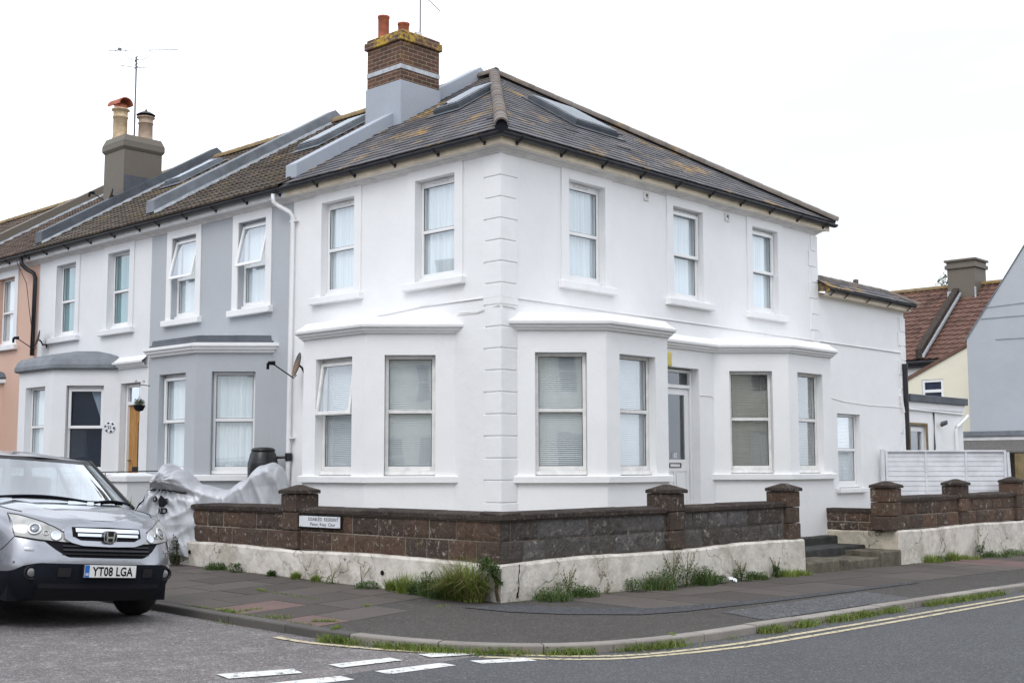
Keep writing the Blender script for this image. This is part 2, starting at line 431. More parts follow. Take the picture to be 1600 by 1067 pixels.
def empty(name, loc, label, cat, group=None, rz=0):
    o = bpy.data.objects.new(name, None); COL.objects.link(o); o.location = loc; o.rotation_euler = (0, 0, rz)
    o.empty_display_size = .2
    return tag(o, label, cat, group)
def tag(o, label, cat, group=None):
    o['label'] = label; o['category'] = cat
    if group: o['group'] = group
    return o
def struct(o): o['kind'] = 'structure'; return o
def stuff(o): o['kind'] = 'stuff'; return o
def copy_tree(o, parent=None):
    c = o.copy(); COL.objects.link(c); c.parent = parent
    for ch in list(o.children): copy_tree(ch, c)
    return c

class Fr:
    """wall frame: t along the wall, d outwards, z up"""
    def __init__(s, o, t, out): s.o = Vector((*o, 0)); s.t = Vector((*t, 0)); s.d = Vector((*out, 0))
    def __call__(s, t, d, z): p = s.o + s.t * t + s.d * d; return (p.x, p.y, z)
RF = Fr((0, 0), (1, 0), (0, -1)); LF = Fr((0, 0), (0, 1), (-1, 0))
def seg_frame(fr, t0, d0, t1, d1):
    L = math.hypot(t1 - t0, d1 - d0); dt, dd = (t1 - t0) / L, (d1 - d0) / L
    u = fr.t * dt + fr.d * dd; n = fr.t * -dd + fr.d * dt; a = fr(t0, d0, 0)
    return Fr((a[0], a[1]), (u.x, u.y), (n.x, n.y)), L

def wall(mb, fr, t0, t1, z0, z1, holes=(), dep=.2, d=0):
    """flat wall with rectangular holes (ta,tb,za,zb) and their reveals"""
    ts = sorted({t0, t1, *[h[0] for h in holes], *[h[1] for h in holes]}); zs = sorted({z0, z1, *[h[2] for h in holes], *[h[3] for h in holes]})
    for i in range(len(ts) - 1):
        for j in range(len(zs) - 1):
            a, b, c, e = ts[i], ts[i + 1], zs[j], zs[j + 1]
            if any(h[0] <= a + 1e-5 and h[1] >= b - 1e-5 and h[2] <= c + 1e-5 and h[3] >= e - 1e-5 for h in holes): continue
            mb.face([fr(a, d, c), fr(b, d, c), fr(b, d, e), fr(a, d, e)])
    for a, b, c, e in holes:
        q = d - dep
        mb.face([fr(a, d, c), fr(a, q, c), fr(a, q, e), fr(a, d, e)]); mb.face([fr(b, d, c), fr(b, d, e), fr(b, q, e), fr(b, q, c)])
        mb.face([fr(a, d, e), fr(a, q, e), fr(b, q, e), fr(b, d, e)]); mb.face([fr(a, d, c), fr(b, d, c), fr(b, q, c), fr(a, q, c)])

def bars(mb, fr, a, b, c, e, w, d0, d1, wb=None, wt=None):
    """rectangular frame of bars butted end to end"""
    wb = wb or w; wt = wt or w
    mb.box(a, a + w, d0, d1, c, e, fr); mb.box(b - w, b, d0, d1, c, e, fr)
    mb.box(a + w, b - w, d0 + .0008, d1 - .0008, c, c + wb, fr); mb.box(a + w, b - w, d0 + .0008, d1 - .0008, e - wt, e, fr)

def window(parent, fr, a, b, c, e, zm=None, cov='net', vent=False, opened=0, old=False, dset=-.13, sillboard=True, glass='glass', fw=.05, half=False, curtain_gap=0):
    """upvc casement: frame > glass, blind/curtain, upper sash, trickle vent"""
    um = 'upvcd' if old else 'upvc'; zm = zm or (c + e) / 2 + .05
    m = MB(); c0 = c + (.075 if sillboard else 0); top = e - (.035 if vent else .0)
    bars(m, fr, a + .004, b - .004, c0, e - .003, fw, dset - .06, dset, fw + .012, fw + (.05 if vent else 0))
    m.box(a + fw + .004, b - fw - .004, dset - .058, dset + .002, zm - .026, zm + .026, fr)
    if sillboard: m.box(a + .003, b - .003, dset - .05, dset + .045, c + .012, c0 - .001, fr)
    win = m.build('window', um, parent, bevel=.006)
    g = MB(); ga, gb = a + fw + .006, b - fw - .006; gd = dset - .030
    g.face([fr(ga, gd, c0 + fw), fr(gb, gd, c0 + fw), fr(gb, gd, zm - .02), fr(ga, gd, zm - .02)])
    if not opened: g.face([fr(ga, gd + .012, zm + .02), fr(gb, gd + .012, zm + .02), fr(gb, gd + .012, e - fw), fr(ga, gd + .012, e - fw)])
    g.build('glass', glass, win)
    # glazing gasket
    k = MB(); bars(k, fr, ga - .004, gb + .004, c0 + fw + .008, zm - .024, .009, gd + .001, gd + .006)
    if not opened: bars(k, fr, ga - .004, gb + .004, zm + .024, e - fw - (.05 if vent else 0) - .002, .009, gd + .014, gd + .02)
    k.build('gasket', 'black', win)
    if opened or half:
        # top hung sash standing proud of the frame; opened swings its foot outwards
        s = MB(); hz = e - fw - .01 if not vent else e - fw - .06; L = hz - zm + .03; ang = opened
        def sf(t, d, z):
            rel = z - hz; return fr(t, dset + .02 + d - rel * math.sin(ang), hz + rel * math.cos(ang))
        bars(s, sf, a + fw * .45, b - fw * .45, hz - L, hz, .052, -.012, .026)
        sash = s.build('sash', um, win, bevel=.005)
        if opened:
            g = MB(); g.face([sf(a + fw, .0, hz - L + .04), sf(b - fw, .0, hz - L + .04), sf(b - fw, .0, hz - .04), sf(a + fw, .0, hz - .04)])
            g.build('sash_glass', glass, win)
    if vent:
        v = MB(); mid = (a + b) / 2; v.box(mid - .16, mid + .16, dset, dset + .018, e - .062, e - .035, fr); v.build('trickle_vent', 'upvcd', win, bevel=.004)
    bl = MB(); dd = dset - .085
    if cov in ('blind', 'blindt', 'blindd'):
        z = c0 + .03
        while z < e - .03:
            bl.face([fr(a + .03, dd - .008, z + .0215), fr(b - .03, dd - .008, z + .0215), fr(b - .03, dd + .010, z), fr(a + .03, dd + .010, z)]); z += .0275
        for tt in (a + (b - a) * .22, a + (b - a) * .78): bl.box(tt - .0025, tt + .0025, dd + .012, dd + .014, c0, e - .02, fr)
        bl.build('venetian_blind', 'blindt' if cov == 'blindt' else 'blind', win)
    elif cov == 'navy':
        bl.face([fr(a + .02, dd, c0), fr(b - .02, dd, c0), fr(b - .02, dd, e), fr(a + .02, dd, e)]); bl.build('reflection_panel', 'navy', win)  # navy panel puts the window's dark reflection into colour
        cu = MB(); cu.face([fr(a + .04, dd + .03, e - .03), fr(a + .32, dd + .03, e - .03), fr(a + .20, dd + .03, e - .35), fr(a + .05, dd + .03, zm + .02)]); cu.build('tied_curtain', 'net', win)
    elif cov:
        N = 36; rows = [[], []]
        for i in range(N + 1):
            t = a + .02 + curtain_gap + (b - a - .04 - curtain_gap) * i / N; w = .018 * math.sin(i * 2.1) + .008 * math.sin(i * 5.3)
            rows[0].append(fr(t, dd + w, c0)); rows[1].append(fr(t, dd + w * .7, e))
        bl.grid(rows).build('curtain', cov, win, smooth=True)
    r = MB(); r.box(a - .1, b + .1, dset - .9, dset - .88, c - .1, e + .1, fr); r.build('room_backing', 'room', win)  # dark backing board; the unlit room is put into its colour
    return win

def text_mesh(body, size, fr_fn, ox, oz, mat, name, parent=None, sx=1.0, bold=0.0, align='CENTER', local=False, ext=.001, spacing=1.0):
    """letters standing on fr_fn(t, d, z)"""
    cu = bpy.data.curves.new(name, 'FONT'); cu.body = body; cu.size = size; cu.align_x = align; cu.offset = bold; cu.space_character = spacing
    cu.resolution_u = 3
    to = bpy.data.objects.new(name, cu); COL.objects.link(to)
    dg = bpy.context.evaluated_depsgraph_get(); me0 = to.evaluated_get(dg).to_mesh()
    mb = MB(); mb.mesh([fr_fn(ox + v.co.x * sx, ext, oz + v.co.y) for v in me0.vertices], [tuple(p.vertices) for p in me0.polygons])
    to.to_mesh_clear(); bpy.data.objects.remove(to); bpy.data.curves.remove(cu)
    return mb.build(name, mat, parent, local=local)

def G(x, y): return -.016 * (x + 2.3) + .012 * (y + 2.2)
def camber(x, y):
    s = max(0, min(1, (y + 3) / 4)); s = s * s * (3 - 2 * s); return .028 * max(0, min(3.2, -5.3 - x)) * s
def GR(x, y): return G(x, y) - .075 + camber(x, y)

# ---------------------------------------------------------------- house parts
ZE, ZR, XR, EO = 6.125, 8.98, 4.30, .33     # eaves height, ridge height, ridge position, eaves overhang
SL = (ZR - ZE) / (XR + EO)
def bay_poly(a, L, o, b=.9):
    """t,d corners of a canted bay outline pushed out by o"""
    k = .41421
    return [(a - o * 1.41421, 0), (a + b - k * o, b + o), (a + b + L + k * o, b + o), (a + 2 * b + L + o * 1.41421, 0)]
def ring(mb, fr, a, L, prof, cap=None, b=.9):
    rows = [[fr(t, d, z) for t, d in bay_poly(a, L, o, b)] for o, z in prof]
    mb.grid(rows)
    if cap is not None: mb.face(rows[-1])
def bay(parent, fr, a, L, mat, covs, z0=.1, old=True, cornice='white', top=None, opens=(None, None, None)):
    b = .9; pts = bay_poly(a, L, 0)
    mb = MB(); holes = []
    frames = []
    spans = [(.27, 1.0), (.30, L - .30), (.27, 1.0)]
    for i in range(3):
        f, ln = seg_frame(fr, *pts[i], *pts[i + 1]); s = spans[i]
        wall(mb, f, 0, ln, z0, 3.45, [(s[0], s[1], 1.36, 3.09)], .17); frames.append((f, s))
    bw = mb.build('bay_wall', mat, parent)
    for (f, s), cv, op in zip(frames, covs, opens):
        kw = dict(zm=2.28, cov=cv, old=old, sillboard=True)
        if op: kw.update(op)
        window(parent, f, s[0], s[1], 1.36, 3.09, **kw)
    m = MB(); ring(m, fr, a, L, [(0, 1.262), (.062, 1.268), (.065, 1.35), (.05, 1.362), (-.17, 1.363)]); m.build('bay_sill', cornice, parent)
    if top in (None, 'leadrim'):
        m = MB(); ring(m, fr, a, L, [(0, 3.40), (.045, 3.405), (.05, 3.43), (.085, 3.44), (.09, 3.472), (.135, 3.485), (.14, 3.52), (.11, 3.535), (.02, 3.60), (.0, 3.62), (-.02, 3.645)] if top is None else
             [(0, 3.40), (.05, 3.41), (.055, 3.45), (.10, 3.46), (.105, 3.50), (.14, 3.51), (.14, 3.56), (.02, 3.58)])
        if top is None: ring(m, fr, a, L, [(-.02, 3.645), (-.30, 3.66), (-.62, 3.68)], 1)
        m.build('bay_cornice', cornice, parent)
    if top == 'leadrim':
        m = MB(); ring(m, fr, a, L, [(.03, 3.57), (.035, 3.60), (-.01, 3.625), (-.02, 3.70), (-.045, 3.705), (-.5, 3.72)], 1); m.build('bay_roof', 'leadd', parent)
        m = MB(); ring(m, fr, a, L, [(-.12, 3.715), (-.55, 3.80)], 1); m.build('bay_flashing', 'flash', parent)
    if top == 'lead':
        m = MB(); ring(m, fr, a, L, [(0, 3.40), (.07, 3.405), (.10, 3.43), (.095, 3.50), (.05, 3.60), (-.02, 3.67), (-.25, 3.74), (-.6, 3.82)], 1); m.build('bay_roof', 'lead', parent, smooth=False)
    if top == 'dark':
        m = MB(); ring(m, fr, a, L, [(0, 3.36), (.10, 3.38), (.10, 3.46)]); m.build('bay_cornice', 'fasciaw', parent)
        m = MB(); ring(m, fr, a, L, [(.10, 3.461), (.12, 3.50), (.06, 3.60), (-.2, 3.68), (-.6, 3.72)], 1); m.build('bay_roof', 'leadd', parent)
    return bw
def cornice_run(mb, fr, t0, t1):
    prof = [(.0, 3.40), (.045, 3.405), (.05, 3.43), (.085, 3.44), (.09, 3.472), (.135, 3.485), (.14, 3.52), (.11, 3.535), (.02, 3.62), (0, 3.63)]
    mb.grid([[fr(t0, d, z), fr(t1, d, z)] for d, z in prof])

def upper_window(parent, fr, a, b, mat, surround, old=False, **kw):
    m = MB(); w = .17; z0, z1, zt = 4.215, 5.76, 5.925; dd = .022
    m.box(a - w, a, 0, dd, z0, zt, fr); m.box(b, b + w, 0, dd, z0, zt, fr); m.box(a, b, .0, dd - .0007, z1, zt, fr)
    m.build('window_surround', surround, parent, bevel=.004)
    m = MB(); m.box(a - w - .05, b + w + .05, -.02, .095, 4.10, 4.213, fr); m.build('window_sill', surround, parent, bevel=.012)
    window(parent, fr, a, b, 4.213, 5.76, zm=4.985, old=old, dset=-.11, **kw)

def eaves(parent, fr, t0, t1, fascia='fascia', brk=.95, ret0=False, ret1=False):
    """stepped moulding, fascia board and half round gutter with brackets. ret: mitred at an outer corner"""
    def ext(t, d, z):
        if ret0 and t <= t0 + 1e-6: t -= d
        if ret1 and t >= t1 - 1e-6: t += d
        return fr(t, d, z)
    m = MB(); m.grid([[ext(t0, d, z), ext(t1, d, z)] for d, z in [(0, 5.900), (.022, 5.902), (.025, 5.922), (.050, 5.926), (.055, 5.944), (.085, 5.950), (.09, 5.966), (.13, 5.970), (.185, 5.972)]])
    m.build('eaves_moulding', 'mould', parent)
    m = MB(); m.grid([[ext(t0, d, z), ext(t1, d, z)] for d, z in [(.12, 5.972), (.192, 5.968), (.195, 6.12), (.1, 6.13)]]); m.build('fascia', fascia, parent)
    m = MB(); P = [(.20 + .058 + .058 * math.cos(math.pi + math.pi * i / 8), 6.095 + .05 * math.sin(math.pi + math.pi * i / 8)) for i in range(9)]
    P = [(.197, 6.11)] + P + [(.318, 6.108), (.312, 6.108)] + [(d * 1 + .0, z + .005) for d, z in reversed(P[2:-1])]
    m.grid([[ext(t0, d, z), ext(t1, d, z)] for d, z in P])
    gut = m.build('gutter', 'gutter', parent, smooth=True)
    t = t0 + .12
    while t < t1:
        m = MB(); m.tube([fr(t, .20, 6.0), fr(t, .245, 6.025), fr(t, .295, 6.045), fr(t, .325, 6.09)], .011, 6); m.box(t - .02, t + .02, .196, .215, 5.985, 6.04, fr)
        m.build('gutter_bracket', 'gutter', gut); t += brk

def slates(mb, O, Ud, Vd, N, umin, umax, vmax, h=.17, w=.26, lift=.012, jit=1):
    """individually laid slates on a roof plane; umin/umax are functions of v"""
    v = 0; row = 0
    while v < vmax - .02:
        v1 = min(v + h + .03, vmax); u = umin(v) - (row % 2) * w / 2 - random.random() * .02; end = umax(v)
        while u < end:
            ww = w * (1 + random.uniform(-.06, .06)); a, b = u + .003, u + ww - .003
            lf = lift + random.random() * .005 * jit + (random.random() < .02) * .010; dv = random.uniform(-.006, .006) * jit
            a0, b0 = max(a, umin(v)), min(b, umax(v)); a1, b1 = max(a, umin(v1)), min(b, umax(v1))
            if b0 - a0 > .01:
                if b1 <= a1: a1 = b1 = min(max((a1 + b1) / 2, a0), b0)
                if random.random() < .07 * jit: # nibbled corner
                    q = random.uniform(.02, .06); c = random.random()
                    p = [O + Ud * (a0 + q) + Vd * (v + dv) + N * lf, O + Ud * b0 + Vd * (v + dv) + N * lf, O + Ud * b1 + Vd * v1 + N * .002, O + Ud * a1 + Vd * v1 + N * .002, O + Ud * a0 + Vd * (v + q) + N * lf * .9]
                    mb.face(p, c)
                else:
                    c = random.random()
                    mb.face([O + Ud * a0 + Vd * (v + dv) + N * lf, O + Ud * b0 + Vd * (v + dv) + N * lf, O + Ud * b1 + Vd * v1 + N * .002, O + Ud * a1 + Vd * v1 + N * .002], c)
                mb.face([O + Ud * a0 + Vd * (v + dv) - N * .004, O + Ud * b0 + Vd * (v + dv) - N * .004, O + Ud * b0 + Vd * (v + dv) + N * lf, O + Ud * a0 + Vd * (v + dv) + N * lf], 0)
            u += ww
        v += h; row += 1

def rolled_tiles(mb, O, Ud, Vd, N, u0, u1, vmax, h=.30, roll=.15, amp=.022, lift=.03):
    n = max(2, int((u1 - u0) / roll * 6)); v = 0
    while v < vmax - .02:
        v1 = min(v + h + .01, vmax); rows = [[], [], []]; dj = random.uniform(-.004, .004)
        for i in range(n + 1):
            u = u0 + (u1 - u0) * i / n; ph = (u / roll) % 1
            wv = amp * max(0, math.sin(ph * 2 * math.pi)) ** .8 + .004 * math.sin(u * 7 + v)
            rows[0].append(O + Ud * u + Vd * (v + dj) - N * .004); rows[1].append(O + Ud * u + Vd * (v + dj) + N * (lift + wv)); rows[2].append(O + Ud * u + Vd * v1 + N * (.002 + wv))
        k = len(mb.v); mb.v += [tuple(p) for r in rows for p in r]
        cs = [random.random() for _ in range(int((u1 - u0) / (roll * 2)) + 2)]
        for r in (0, 1):
            for i in range(n):
                q = k + r * (n + 1) + i; mb.f.append((q, q + 1, q + n + 2, q + n + 1)); mb.c.append(cs[int(i / n * (len(cs) - 1))] * (1 if r else .2))
        v += h

def half_round(mb, p0, p1, r=.11, seg=.40, up=Vector((0, 0, 1)), lap=.006, arc=1.05):
    p0, p1 = Vector(p0), Vector(p1); L = (p1 - p0).length; d = (p1 - p0).normalized(); a = d.cross(up).normalized(); b = a.cross(d).normalized()
    n = max(1, round(L / seg))
    for i in range(n):
        q0 = p0 + d * (L * i / n - .02); q1 = p0 + d * (L * (i + 1) / n); c = random.random(); rows = []
        for q, rr in ((q0, r * .82), (q0, r + lap), (q1, r)):
            rows.append([q + (a * math.cos(R(90) + arc * R(90) * k / 6) + b * math.sin(R(90) + arc * R(90) * k / 6)) * rr for k in range(-6, 7)])
        mb.grid(rows, c=c)

def parapet(parent, y0, y1, mat, h=.26, x0=-.07, flash=None, xr=XR, end_drop=.24):
    """party wall upstand following the front and the back slope"""
    m = MB()
    def zt(x): return ZE + SL * (EO + min(x, 2 * xr - x)) + h
    xs = [x0, xr, 2 * xr - x0]
    prof_t = [(x, zt(x)) for x in xs]; prof_b = [(x, zt(x) - h - .2) for x in reversed(xs)]
    P = [(x0, zt(x0) - end_drop)] + prof_t + [(2 * xr - x0, zt(x0) - end_drop)] + prof_b[1:2]
    m.hexa([(x, y0, z) for x, z in P], [(x, y1, z) for x, z in P])
    o = m.build('parapet', mat, parent, bevel=.01)
    if flash:
        m = MB(); a = Vector((x0, 0, zt(x0) - h)); b = Vector((xr, 0, zt(xr) - h)); w = .13
        for yy, s in ((y0, -1), (y1, 1)):
            N = 26; rows = [[], [], []]
            for i in range(N + 1):
                p = a.lerp(b, i / N); j = random.uniform(-.02, .03)
                rows[0].append((p.x, yy + s * .006, p.z + .10 + random.uniform(-.008, .008))); rows[1].append((p.x, yy + s * .010, p.z + .035)); rows[2].append((p.x, yy + s * (w + j), p.z + .048))
            m.grid(rows)
        m.grid([[(x0 - .22 + .05 * i + random.uniform(-.01, .01), y0 - .16 + (y1 - y0 + .26) * j / 6 + random.uniform(-.02, .02), zt(x0) - h - .155 + SL * .05 * i + random.uniform(.01, .035)) for j in range(7)] for i in range(7)])
        m.build('flashing', flash, o)
    return o

def chimney_pot(parent, x, y, z, h, r, mat, style=0, cowl=None):
    m = MB()
    if style == 0: pr = [(r * .98, z), (r, z + h - .04), (r * 1.10, z + h - .035), (r * 1.10, z + h), (r * .9, z + h), (r * .85, z + h - .2)]
    else: pr = [(r * 1.08, z), (r * 1.05, z + .06), (r, z + .10), (r * .96, z + h * .70), (r * 1.06, z + h * .71), (r * 1.06, z + h * .74), (r * .98, z + h * .76), (r * .98, z + h * .92), (r * 1.24, z + h * .94), (r * 1.24, z + h * .97), (r * 1.02, z + h), (r * .85, z + h), (r * .8, z + h - .2)]
    m.lathe(x, y, pr, 22, cap=False); p = m.build('chimney_pot', mat, parent, smooth=True)
    return p

def tile_roof(parent, y0, y1, mat, h=.30, roll=.15, ridge='ridgey', both=True):
    m = MB(); n = Vector((-SL, 0, 1)).normalized(); O = Vector((-EO, y0, ZE)); V = Vector((1, 0, SL)).normalized(); Ln = (Vector((XR, 0, ZR)) - Vector((-EO, 0, ZE))).length
    rolled_tiles(m, O, Vector((0, 1, 0)), V, n, 0, y1 - y0, Ln, h, roll)
    m.face([(-EO + .02, y0, ZE - .03), (-EO + .02, y1, ZE - .03), (XR, y1, ZR - .03), (XR, y0, ZR - .03)]); m.face([(XR, y0, ZR - .02), (XR, y1, ZR - .02), (2 * XR + EO, y1, ZE - .03), (2 * XR + EO, y0, ZE - .03)])
    rf = m.build('roof', mat, parent)
    m = MB(); half_round(m, (XR, y0, ZR + .01), (XR, y1, ZR + .01), .12, .4); m.build('ridge_tiles', ridge, rf, smooth=False)
    return rf

def skylight(parent, plane, ua, ub, va, vb, opened=0, mat='leadd'):
    """roof window on plane(u, v, n); opened: centre pivot angle"""
    m = MB(); w = .09
    q = lambda u, n, v: plane(u, v, n)
    bars(m, q, ua, ub, va, vb, w, .0, .10); m.box(ua - .10, ub + .10, 0.02, .03, va - .14, vb + .08, q)
    f = m.build('skylight', mat, parent, bevel=.008)
    vm = vb - .35; ca, sa = math.cos(opened), math.sin(opened)
    def s(u, n, v):
        dv = v - vm; return plane(u, vm + dv * ca + n * sa, .05 + n * ca - dv * sa) if opened else plane(u, v, .105 + n)
    m = MB(); bars(m, s, ua + .03, ub - .03, va + .03, vb - .03, .05, .0, .022); m.build('skylight_sash', 'lead', f, bevel=.006)
    m = MB(); m.face([s(ua + .08, .03, va + .08), s(ub - .08, .03, va + .08), s(ub - .08, .03, vb - .08), s(ua + .08, .03, vb - .08)]); m.build('skylight_glass', 'skyglass', f)
    m = MB(); m.face([plane(ua + .08, va + .08, .01), plane(ub - .08, va + .08, .01), plane(ub - .08, vb - .08, .01), plane(ua + .08, vb - .08, .01)]); m.build('skylight_backing', 'room', f)  # dark sheet paints the unlit space under the glass
    return f
MT['skyglass'] = glass_mat('roof_window_glass', .04, (.7, .76, .8), .6)

def dish(loc, facing, r, label, tilt=22, mat='rust', armlen=.42, wallv=None, scale=1):
    """satellite dish: bowl, arm, receiver, wall bracket. facing: azimuth in degrees"""
    e = empty('satellite_dish', loc, label, 'satellite dish', rz=R(facing)); t = R(tilt)
    ax = Vector((math.cos(t), 0, math.sin(t))); up = Vector((-math.sin(t), 0, math.cos(t))); sd_ = Vector((0, 1, 0))
    def q(a, b, h): return Vector((.16, 0, .10)) + sd_ * a + up * b * 1.08 + ax * h
    m = MB(); pr = [(r * k / 8, .055 * (k / 8) ** 2 * r / .3) for k in range(0, 9)] + [(r * 1.02, .055 * r / .3 + .004), (r, .055 * r / .3 - .008)] + [(r * k / 8, .055 * (k / 8) ** 2 * r / .3 - .012) for k in range(7, -1, -1)]
    pr[0] = (.001, pr[0][1]); pr[-1] = (.001, pr[-1][1])
    m.lathe(0, 0, pr, 24, axis=q, cap=False); m.build('dish_bowl', mat, e, local=True, smooth=True)
    m = MB(); c = q(0, -r, 0); end = q(0, -r * .45, armlen); m.tube([Vector((0, 0, 0)), Vector((.07, 0, -.01)), Vector((.10, 0, .06)), q(0, 0, -.015)], .017, 8)
    m.tube([q(0, -r * .8, -.01), c + Vector((.02, 0, -.02)), end], .011, 6); m.box(-.02, .01, -.05, .05, -.07, .07); m.build('dish_arm', 'iron', e, local=True)
    m = MB(); bd = (q(0, 0, .1) - end).normalized(); m.tube([end - bd * .06 , end + bd * .05], [.028, .036], 10); m.tube([end - bd * .06, end - bd * .065 - Vector((0, 0, .10))], .024, 8); m.build('receiver', 'black', e, local=True)
    return e

# ================================================================ ground, roads, pavement
mb = MB()
def gridpatch(mb, fx, xs, ys, z):
    rows = [[(x, y, fx(x, y) + z) for x in xs] for y in ys]; mb.grid(rows)
def fr_(a, b, n): return [a + (b - a) * i / n for i in range(n + 1)]
farG = lambda x, y: (G(x, y) if abs(x) < 41 and abs(y) < 41 else 0)
mb = MB(); gridpatch(mb, lambda x, y: max(-1.2, min(1.0, G(x, y))), fr_(-400, 400, 40), fr_(-400, 400, 40), -.9)
struct(mb.build('ground', 'terrain'))
mb = MB(); gridpatch(mb, GR, fr_(-40, 0, 100) + [2, 40], fr_(-40, -6, 17) + fr_(-5.5, 4, 38) + fr_(6, 40, 17), 0)
struct(mb.build('side_road', 'asphold'))
mb = MB(); xs = fr_(-40, -7.4, 10) + [-7.0, -6.5, -6, -5.5, -5, -4.5, -4] + fr_(-3, 40, 20)
mb.grid([[(x, -40, GR(x, -40) + .004) for x in xs], [(x, -12, GR(x, -12) + .004) for x in xs], [(x, -4.47 + .03 * math.sin(x * 5), GR(x, -4.47) + .004) for x in xs]])
struct(mb.build('main_road', 'asph'))
KP = [(-5.30, 40), (-5.30, 12), (-5.29, 4), (-5.28, 0), (-5.29, -1.3), (-5.28, -2.4), (-5.27, -3.05), (-5.17, -3.6), (-4.96, -4.13), (-4.60, -4.60), (-4.13, -4.93), (-3.45, -5.12), (-2.65, -5.18), (-1.6, -5.16), (-.2, -5.13), (1.3, -5.09), (3.2, -5.07), (8, -5.05), (16, -5.02), (40, -4.95)]
def catmull(P, step):
    o = []
    for i in range(len(P) - 1):
        p0, p1, p2, p3 = (Vector(P[max(i - 1, 0)]), Vector(P[i]), Vector(P[i + 1]), Vector(P[min(i + 2, len(P) - 1)]))
        n = max(1, int((p2 - p1).length / step))
        for k in range(n):
            t = k / n; o.append(.5 * ((2 * p1) + (p2 - p0) * t + (2 * p0 - 5 * p1 + 4 * p2 - p3) * t * t + (3 * p1 - p0 - 3 * p2 + p3) * t ** 3))
    o.append(Vector(P[-1])); return o
KC = catmull(KP, .15)
# straight stretches need no curve overshoot
def nrm(P, i):
    d = (P[min(i + 1, len(P) - 1)] - P[max(i - 1, 0)]).normalized(); return Vector((-d.y, d.x))   # to the pavement side
def resample(P, step):
    o = [P[0].copy()]; acc = 0
    for a, b in zip(P, P[1:]):
        L = (b - a).length; t = step - acc
        while t <= L: o.append(a + (b - a) * (t / L)); t += step
        acc = (acc + L) % step
    return o
KR = resample(KC, .15)
mbk, mbd = MB(), MB(); per = 6; KW = .14
for i in range(0, len(KR) - per - 1, per):
    seg = KR[i:i + per + 1]
    if seg[0].y > 30 or seg[0].x > 30: continue
    jt = random.uniform(-.004, .004); c = random.random(); tgt = mbd if seg[3].y > -3.2 else mbk
    o_, i_ = [], []
    for k, p in enumerate(seg):
        n = nrm(KR, i + k)
        if k == 0: p = p + (seg[1] - seg[0]) * .04
        if k == per: p = p - (seg[-1] - seg[-2]) * .04
        o_.append(p); i_.append(p + n * KW)
    rows = []
    for k in range(per + 1):
        a, b = o_[k], i_[k]; ga, gb = G(a.x, a.y) + .006 + jt, G(b.x, b.y) + .006 + jt; n = (b - a).normalized()
        rows.append([(a.x, a.y, GR(a.x, a.y) - .05), (a.x, a.y, ga - .014), (a.x + n.x * .006, a.y + n.y * .006, ga - .004), (a.x + n.x * .018, a.y + n.y * .018, ga), (b.x, b.y, gb), (b.x, b.y, gb - .1)])
    tgt.grid(rows, c=c); tgt.face(rows[0], c); tgt.face(list(reversed(rows[-1])), c)
struct(mbk.build('kerb', 'kerb')); struct(mbd.build('kerb', 'kerbd'))
# footway sheet
inner = [KR[i] + nrm(KR, i) * (KW + .004) for i in range(len(KR))]
mb = MB()
mb.face([(p.x, p.y, G(p.x, p.y)) for p in inner] + [(40, 30, G(40, 30)), (30, 40, G(30, 40))])
struct(mb.build('footway', 'asphp'))
# paving slabs in front of the left run, laid square to the kerb
mb, mp_ = MB(), MB()
def slabq(m_, q, g=.009, c=None):
    cx = sum(p[0] for p in q) / 4; cy = sum(p[1] for p in q) / 4
    r = []
    for x, y in q:
        d = Vector((cx - x, cy - y)).normalized() * g * 1.4; r.append((x + d.x, y + d.y))
    dz = random.uniform(.003, .006); c = random.random() if c is None else c
    m_.mesh([(x, y, G(x, y) - .002) for x, y in r] + [(x, y, G(x, y) + dz) for x, y in r], [(4, 5, 6, 7), (0, 1, 5, 4), (1, 2, 6, 5), (2, 3, 7, 6), (3, 0, 4, 7)], c)
xl = [-5.135, -4.15, -3.3, -2.31]; y = 22.0; row = 0; pink = {(-1.28, 0), (-2.48, 0), (-1.88, 9)}
while y > -2.4:
    h = .60; ya, yb = y - h, y; off = [0, .12, -.10][row % 3]
    cols = [xl[0], -4.02 + off, -2.95 + off * .6, xl[3]]
    if row % 3 == 1: cols = [xl[0], -4.62, -3.62, xl[3]]
    for k in range(3):
        if y < -1.9 and k == 2: continue
        near = abs((ya + yb) / 2 + .98) < .3 and k == 0 or abs((ya + yb) / 2 + 2.3) < .2 and k == 0
        sl = .28  # courses run slightly askew
        f = lambda x: sl * (x + 5.1)
        q = [(cols[k], ya + f(cols[k]) * 1), (cols[k + 1], ya + f(cols[k + 1])), (cols[k + 1], yb + f(cols[k + 1])), (cols[k], yb + f(cols[k]))]
        slabq(mp_ if near else mb, q)
    y -= h; row += 1
